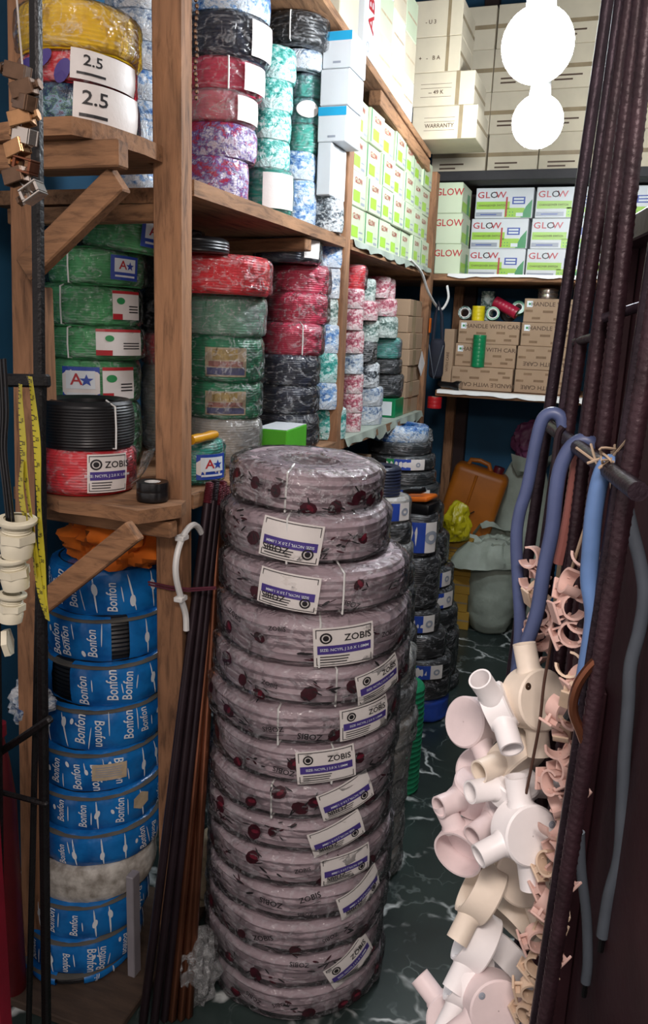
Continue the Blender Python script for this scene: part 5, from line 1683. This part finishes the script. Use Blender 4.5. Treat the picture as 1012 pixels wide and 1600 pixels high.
# ------------------------------------------------------------------ the steel gate at the doorway
gate = thing('security_gate', 'dark reddish steel gate of ribbed bars standing open at the doorway', 'gate', (0, 0, 0))
def rebar(p, q, r, nm, mt='rebar', ribbed=True):
    p, q = Vector(p), Vector(q)
    L = (q - p).length
    b = MB()
    if ribbed:
        n = int(L / .0022)
        pts = [p.lerp(q, k / n) for k in range(n + 1)]
        def rf(i, k, rr):
            ph = (i * .0022 / .0082 + (k % 6) / 6 * 1.0) % 1
            return rr + (.0006 if ph < .30 else 0) + (.0007 if k in (0, 6) else 0)
        b.tube(pts, r, 12, rf=rf)
    else:
        b.tube([p, p.lerp(q, .5), q], r, 12)
    return b.build(nm, mt, gate)
rebar((-.128, 1.08, 0.0), (-.032, 1.08, 2.45), .0075, 'smooth_bar', 'gate', False)
rebar((-.094, 1.0, 0.0), (-.019, 1.0, 2.45), .0064, 'smooth_bar', 'gate', False)
rebar((-.085, .97, 0.0), (-.008, .97, 2.45), .0062, 'ribbed_bar')
rebar((-.041, .90, 0.0), (-.009, .90, 2.45), .0042, 'smooth_bar', 'gate', False)
rebar((-.026, .88, 0.0), (-.010, .88, 2.45), .0060, 'ribbed_bar')
rebar((.019, .83, 0.0), (-.011, .83, 2.45), .0064, 'ribbed_bar')
rebar((-.013, .70, 0.0), (.035, .70, 1.9), .0066, 'ribbed_bar')
rebar((-.022, .735, 0.0), (.029, .735, 1.9), .0058, 'smooth_bar', 'gate', False)
rebar((-.082, 1.13, 1.468), (.030, .640, 1.468), .0080, 'cross_bar', 'gate', False)
rebar((-.012, .86, 1.600), (.03, .83, 1.615), .005, 'bolt', 'gate', False)
rebar((-.042, .985, 1.575), (-.01, .885, 1.585), .005, 'cross_bar', 'gate', False)
# sheet steel door leaf standing against the side wall, behind the gate
leaf = thing('steel_door', 'dark maroon sheet steel door standing open behind the gate bars', 'door', (0, 0, 0))
A, Bv = Vector((.012, 1.13, 0)), Vector((.155, .45, 0))
dirv = (Bv - A).normalized()
nrm = Vector((-dirv.y, dirv.x, 0))
lm = Matrix(((dirv.x, nrm.x, 0, A.x), (dirv.y, nrm.y, 0, A.y), (0, 0, 1, 0), (0, 0, 0, 1)))
b = MB(); b.rbox((0, 0, .02), (.69, .006, 1.72), .001, mat=lm); b.build('panel', 'maroon', leaf, False)
for x0, x1, z0, z1 in ((0, .03, .02, 1.72), (.66, .69, .02, 1.72), (.03, .66, .02, .05), (.03, .66, 1.69, 1.72)):
    b = MB(); b.rbox((x0, -.030, z0), (x1, -.0005, z1), .002, mat=lm); b.build('frame_tube', 'maroon', leaf, False)
for x0 in (.10, .13):
    b = MB(); b.rbox((x0, -.022, .051), (x0 + .018, -.0005, 1.15), .002, mat=lm); b.build('stiffener', 'maroon', leaf, False)
# hoses and strings hanging from the gate
hl = {'a': ('blue-grey cable looped over the far end of the gate bar', 'hose', .0075), 'b': ('blue-grey cable looped over the middle of the gate bar', 'hose', .0080), 'c': ('light blue cable tied at the near end of the gate bar', 'hose_light', .0080),
      'd': ('dim grey cable hanging behind the near ribbed bar', 'hose_grey', .0070), 'e': ('short grey cable end hanging low behind the clips', 'hose_grey', .0060)}
for k, pts in HOSES.items():
    lb_, mt, r = hl[k]
    root = thing('cable', lb_, 'cable', (0, 0, 0), group='cables hanging from the gate')
    sp = smooth_path(pts)
    b = MB(); b.tube(sp, r, 12); b.build('sheath', mt, root)
    e = sp[-1]; d = (sp[-1] - sp[-3]).normalized()
    b = MB(); b.tube([e, e + d * .02], r * .55, 8); b.build('cut_end', 'black_plastic', root)
wl = {'wire': ('thin brown wire threading the junction boxes', 'brown_wire', .0016), 'twine_a': ('pale twine trailing from the gate bar knot', 'twine', .0016), 'twine_b': ('short pale twine loop below the knot', 'twine', .0015),
      'strap_a': ('dusky rubber strap behind the far cable', 'rod_dark', .004), 'strap_b': ('salmon strap hanging under the middle cable', 'salmon', .006), 'strap_c': ('bent brown hook on the near ribbed bar', 'copper', .0045)}
for k, pts in WIRES.items():
    lb_, mt, r = wl[k]
    b = MB(); b.tube(smooth_path(pts), r, 8)
    tag(b.build('hook' if k == 'strap_c' else 'strap' if 'strap' in k else 'string', mt), lb_, 'hook' if k == 'strap_c' else 'strap' if 'strap' in k else 'string')
kn = thing('knot', 'untidy pale string knot on the near end of the gate bar', 'string', (.006, .735, 1.475))
for k in range(7):
    w = random.Random(k)
    pts = [Vector((w.uniform(-.008, .008), w.uniform(-.02, .02), w.uniform(-.012, .012))) for _ in range(3)] + [Vector((w.uniform(-.03, .03), w.uniform(-.05, .05), w.uniform(-.02, .04)))]
    b = MB(); b.tube(smooth_path(pts, 5), .0012, 5); b.build('strand', 'twine', kn)

# ------------------------------------------------------------------ junction boxes strung on the gate
RIGHT, UPV, OUT = Vector((.941, .336, .039)), Vector((-.112, .200, .973)), Vector((.319, -.920, .226))   # as seen from the doorway
def dirw(t):
    return (RIGHT * t[0] + UPV * t[1] + OUT * t[2]).normalized()
fl_ = ['cream round junction box with an upright spout, topmost of the bunch', 'white junction box edge-on with two open spouts near the top', 'pinkish junction box turned away behind the white one', 'cream junction box facing down with one open spout',
       'pinkish junction box half hidden near the passage side', 'white junction box lying flat with a spout at each end', 'pinkish junction box with a short open spout below the flat one', 'pinkish junction box behind the brightest disc',
       'pinkish open-backed junction box with a rounded spout, outermost', 'brightest white junction box with a single screw hole', 'cream junction box facing out under the brightest one', 'cream junction box edge-on, first of three slanting down',
       'white junction box edge-on, second of three slanting down', 'white junction box edge-on, last of three slanting down', 'cream junction box edge-on beside the clips, upper', 'white junction box edge-on beside the clips, lower',
       'pinkish disc junction box with two screw marks at the foot of the bunch', 'pinkish junction box lowest at the passage side']
for i, (c, nv, sps, cl, r) in enumerate(FITTINGS):
    z = dirw(nv)
    root = thing('junction_box', fl_[i], 'junction box', c, (0, 0, 0), 'junction boxes strung on the gate')
    root.rotation_euler = z.to_track_quat('Z', 'Y').to_euler()
    inv = z.to_track_quat('Z', 'Y').to_matrix().inverted()
    mt = 'fitting_' + cl
    D = .0165 if i not in (1, 5) else .0135
    b = MB()
    b.lathe([(.0005, D), (r - .002, D), (r, D - .002), (r, -D), (r - .0025, -D), (r - .0025, D - .004), (.0005, D - .004)], 40)
    b.build('body', mt, root)
    for sp in sps:
        d = inv @ dirw(sp)
        d.z = 0 if abs(d.z) < .75 else d.z * .5
        d.normalize()
        m4 = d.to_track_quat('Z', 'Y').to_matrix().to_4x4()
        b = MB()
        ro = .0128
        b.lathe([(ro + .002, r * .80), (ro + .002, r * .95), (ro, r * 1.05), (ro, r + .028), (ro - .002, r + .028), (ro - .002, r * .80)], 24, mat=m4)
        b.build('spout', mt, root)
    if i in (0, 9, 16):
        for a in ((.35,) if i == 9 else (-.5, 2.4)):
            b = MB()
            b.lathe([(.0005, D + .0006), (.0032, D + .0006), (.0040, D + .0002)], 14, mat=Matrix.Translation((math.cos(a) * r * .78, math.sin(a) * r * .78, 0)))
            b.build('screw', 'bronze' if i == 0 else 'grey_ink', root)
# clips
def clip_mesh():
    b = MB()
    ro, rin, w = .0135, .0110, .0075
    n = 16
    vs_, fs = [], []
    for k in range(n + 1):
        a = math.radians(-90 - 135 + 270 * k / n)
        for rr in (ro, rin):
            for y in (-w, w):
                vs_.append((rr * math.cos(a), y, rr * math.sin(a)))
    for k in range(n):
        a, c = 4 * k, 4 * (k + 1)
        fs += [(a, a + 1, c + 1, c), (a + 2, c + 2, c + 3, a + 3), (a, c, c + 2, a + 2), (a + 1, a + 3, c + 3, c + 1)]
    fs += [(0, 2, 3, 1), (4 * n, 4 * n + 1, 4 * n + 3, 4 * n + 2)]
    b.add(vs_, fs)
    o = b.build('ring', 'clip_pink', None)
    me = o.data
    bpy.data.objects.remove(o)
    b = MB()
    b.rbox((-.0115, -.0085, -.0205), (.0115, .0085, -.0178), .0006)
    b.box((-.0095, -.0015, -.0178), (-.0078, .0015, -.0060)); b.box((.0078, -.0015, -.0178), (.0095, .0015, -.0060)); b.box((-.0030, -.0075, -.0178), (.0030, .0075, -.0125))
    o = b.build('base', 'clip_pink', None, False)
    mb = o.data
    bpy.data.objects.remove(o)
    me2, mb2 = me.copy(), mb.copy()
    me2.materials[0] = M['clip_cream']; mb2.materials[0] = M['clip_cream']
    return (me, mb), (me2, mb2)
CL = clip_mesh()
def nth(i):
    a = ['first'] + ORD[1:] + ['seventeenth', 'eighteenth', 'nineteenth']
    if i < 19:
        return a[i]
    t, u = divmod(i + 1, 10)
    tens = {2: 'twent', 3: 'thirt'}[t]
    return tens + 'ieth' if u == 0 else tens + 'y-' + a[u - 1]
def clip(p, i, label, group):
    w = random.Random(200 + i)
    root = thing('pipe_clip', label, 'pipe clip', p, (w.uniform(-.6, .6), (1 if i % 2 else -1) * w.uniform(.5, 1.3), w.uniform(-1.6, 1.0)), group)
    a, c = CL[0 if w.random() < .55 else 1]
    root.location.x -= .006; place('ring', a, root); place('base', c, root)
for i, p in enumerate(CLIPS_NEAR):
    clip(p, i, 'small pipe clip on the long string beside the ribbed bar, %s from the top' % nth(i), 'pipe clips on the long string')
for i, p in enumerate(CLIPS_FAR):
    clip(p, 60 + i, 'small pipe clip on the short string behind the blue cables, %s from the top' % nth(i), 'pipe clips on the short string')

# ------------------------------------------------------------------ black folding gate on the other side
fg = thing('folding_gate', 'black iron folding gate with thin uprights at the shop front', 'gate', (0, 0, 0))
def iron(p, q, w, t, nm='upright'):
    return bar(p, q, w, t, 'black_iron', fg, nm)
iron((-.800, .92, 0.0), (-.714, .92, 2.3), .014, .014)
iron((-.885, .90, 0.0), (-.766, .90, 2.3), .016, .012)
iron((-.860, .93, 0.0), (-.745, .93, 1.50), .008, .012)
iron((-.83, .905, 1.490), (-.724, .915, 1.494), .018, .014, 'cross_bar')
iron((-.90, .905, .86), (-.742, .912, .985), .012, .012, 'diagonal_link')
iron((-.85, .91, .835), (-.758, .915, .832), .008, .010, 'cross_bar')
dl = thing('steel_door', 'crimson steel door edge beside the folding gate', 'door', (0, 0, 0))
b = MB(); b.rbox((-1.10, .83, .02), (-.800, .86, 1.08), .003); b.build('panel', 'crimson', dl, False)
b = MB(); b.rbox((-1.10, .822, .04), (-.810, .8295, .07), .002); b.build('rail', 'crimson', dl, False)
rb = thing('bottle', 'tall red plastic bottle in the dark behind the folding gate', 'bottle', (-1.175, 1.27, 0.0))
b = MB(); b.lathe([(.001, 0), (.026, 0), (.03, .02), (.03, .52), (.02, .62), (.012, .67), (.012, .69), (.001, .69)], 24); b.build('body', 'dark_red', rb)
b = MB(); b.lathe([(.017, .682), (.017, .71), (.001, .712)], 18); b.build('cap', 'crimson', rb)

# tape measure: a yellow ribbon doubled over the cross bar
tm = thing('tape_measure', 'yellow cloth tape measure draped over the folding gate', 'tape measure', (0, 0, 0))
for k, (nm, pts) in enumerate(TAPES.items()):
    sp = smooth_path(pts, 6)
    vs_, fs = [], []
    for i, p in enumerate(sp):
        a = .35 * math.sin(i * .28 + k) + .15 * k
        d = Vector((math.cos(a), -math.sin(a) * .5 - .35, 0)).normalized() * .0068
        n_ = Vector((0, -.0004, 0))
        vs_ += [p - d + n_, p + d + n_, p + d - n_, p - d - n_]
    for i in range(len(sp) - 1):
        a, c = 4 * i, 4 * i + 4
        fs += [(a, a + 1, c + 1, c), (a + 2, a + 3, c + 3, c + 2), (a + 1, a + 2, c + 2, c + 1), (a + 3, a, c, c + 3)]
    b = MB(); b.add(vs_, fs); o = b.build('ribbon', 'tape', tm)
    mk = MB()
    for i in range(1, len(sp) - 1):
        d = Vector(vs_[4 * i + 1]) - Vector(vs_[4 * i])
        p = Vector(vs_[4 * i]) + Vector((0, -.0006, 0))
        L = .55 if i % 3 == 0 else .28
        q = d * L
        mk.add([p, p + q, p + q + Vector((0, 0, .0012)), p + Vector((0, 0, .0012))], [(0, 1, 2, 3)])
        if i % 4 == 1:
            f0 = lambda u, v, n=0, P=p + d * .62, D=d.normalized(): P + D * u + Vector((0, -n, v))
            mk.text(f0, str(5 + i // 4 * 5), .007, 0, .004, n=.0002)
    mo = mk.build('graduations', 'black_ink', o, False)
    mo['kind'] = 'stuff'
# cable glands strung under it
gn = ['uppermost ivory cable gland', 'second ivory cable gland from the top', 'lowest ivory cable gland']
def hexa(r, z0, z1, b):
    b.prism([(r * math.cos(PI / 3 * k + .3), r * math.sin(PI / 3 * k + .3)) for k in range(6)], z0, z1)
for i in range(3):
    p = Vector(GLANDS[i])
    s = (1.25, 1.08, .95)[i]
    root = thing('cable_gland', gn[i] + ' on the string at the folding gate', 'cable gland', p, (.08, (.12, -.08, .06)[i], i * .7), 'ivory glands at the folding gate')
    b = MB(); b.lathe([(.012 * s, -.024 * s), (.0165 * s, -.022 * s), (.018 * s, -.010 * s), (.017 * s, -.004 * s)], 28); b.build('dome_nut', 'gland', root)
    b = MB(); hexa(.0205 * s, -.004 * s, .006 * s, b); b.build('hex_collar', 'gland', root, False)
    th = []
    for k in range(5):
        th += [(.0145 * s, (.006 + .003 * k) * s), (.0162 * s, (.0075 + .003 * k) * s)]
    b = MB(); b.lathe(th + [(.0125 * s, .021 * s), (.0125 * s, -.02 * s)], 28); b.build('thread', 'gland', root)
    b = MB(); b.lathe([(.0205 * s, .0165 * s), (.0215 * s, .018 * s), (.0215 * s, .021 * s), (.014 * s, .0225 * s)], 28); b.build('lock_ring', 'gland', root)
root = thing('lock_nut', 'ivory gland lock nut hanging edge-on at the bottom of the string', 'lock nut', GLANDS[3], (0, PI / 2 - .15, .5))
b = MB(); hexa(.021, -.004, .004, b); b.build('nut', 'gland', root, False)
b = MB(); b.ring(lambda u, v, n=0: (u, v, .0045), 0, 0, .012, .017); b.build('rim', 'gland', root)
for i, pts in enumerate(GLAND_WIRES):
    b = MB(); b.tube(smooth_path(pts), .0022, 6)
    tag(b.build('cord', 'black_plastic'), 'thin black cord, %s of three above the ivory glands' % ['first', 'second', 'third'][i], 'cord', 'cords above the glands')
# earth clamps strung at the top
cn = ['bronze rod clamp at the top of the string', 'dull bronze rod clamp, second on the string', 'bronze clamp with a side bolt, third', 'copper rod clamp with a round bolt head, fourth', 'bright steel clamp catching the light, fifth',
      'brass clamp with a bolt at each side, sixth', 'small copper clamp, seventh', 'bronze clamp with a slack screw, eighth', 'pale open-frame clamp hanging lowest']
cm_ = ['bronze', 'bronze', 'bronze', 'brass', 'steel', 'brass', 'copper', 'bronze', 'steel']
for i, p in enumerate(CLAMPS):
    w = random.Random(i + 5)
    root = thing('rod_clamp', cn[i] + ', by the folding gate', 'clamp', p, (w.uniform(-.2, .2), (-.5 if i == 8 else .25 * (-1) ** i), w.uniform(-.5, .3)), 'earth clamps strung at the folding gate')
    b = MB()
    for lo, hi in (((-.014, -.009, -.009), (.014, -.006, .009)), ((-.014, .006, -.009), (.014, .009, .009)), ((-.014, -.006, -.009), (-.010, .006, .009)), ((.010, -.006, -.009), (.014, .006, .009))):
        b.rbox(lo, hi, .0008, mat=Matrix.Rotation(PI / 2, 4, 'X') if i in (8, 6) else None)
    b.build('frame', cm_[i], root, False)
    b = MB()
    sx = 1 if i % 2 else -1
    b.tube([(sx * .008, 0, 0), (sx * .019, 0, 0)], .004, 8)
    b.tube([(sx * .019, 0, 0), (sx * .0225, 0, 0)], .0068, 6)
    b.build('bolt', 'brass' if i in (3, 4, 6) else 'bronze', root, False)
b = MB(); b.tube(smooth_path([(-.712, .86, 2.05), (-.706, .862, 1.92), CLAMPS[1], CLAMPS[3], CLAMPS[5], CLAMPS[7], CLAMPS[8]]), .0012, 6)
tag(b.build('wire', 'steel'), 'thin bright wire carrying the rod clamps', 'wire')
# white flat panel standing behind the rods
b = MB(); b.rbox((-.945, 1.40, .02), (-.925, 1.43, .30), .002)
tag(b.build('trunking', 'grey_plastic', smooth=False), 'pale grey strip of trunking standing beside the blue coils', 'trunking')

for o in scene.objects:
    if o.type == 'MESH' and o.name.split('.')[0] in ('film_print', 'wrap_print', 'label_print', 'printed_band', 'printed_panel', 'printed_marks', 'lettering', 'graduations'):
        o['kind'] = 'stuff'
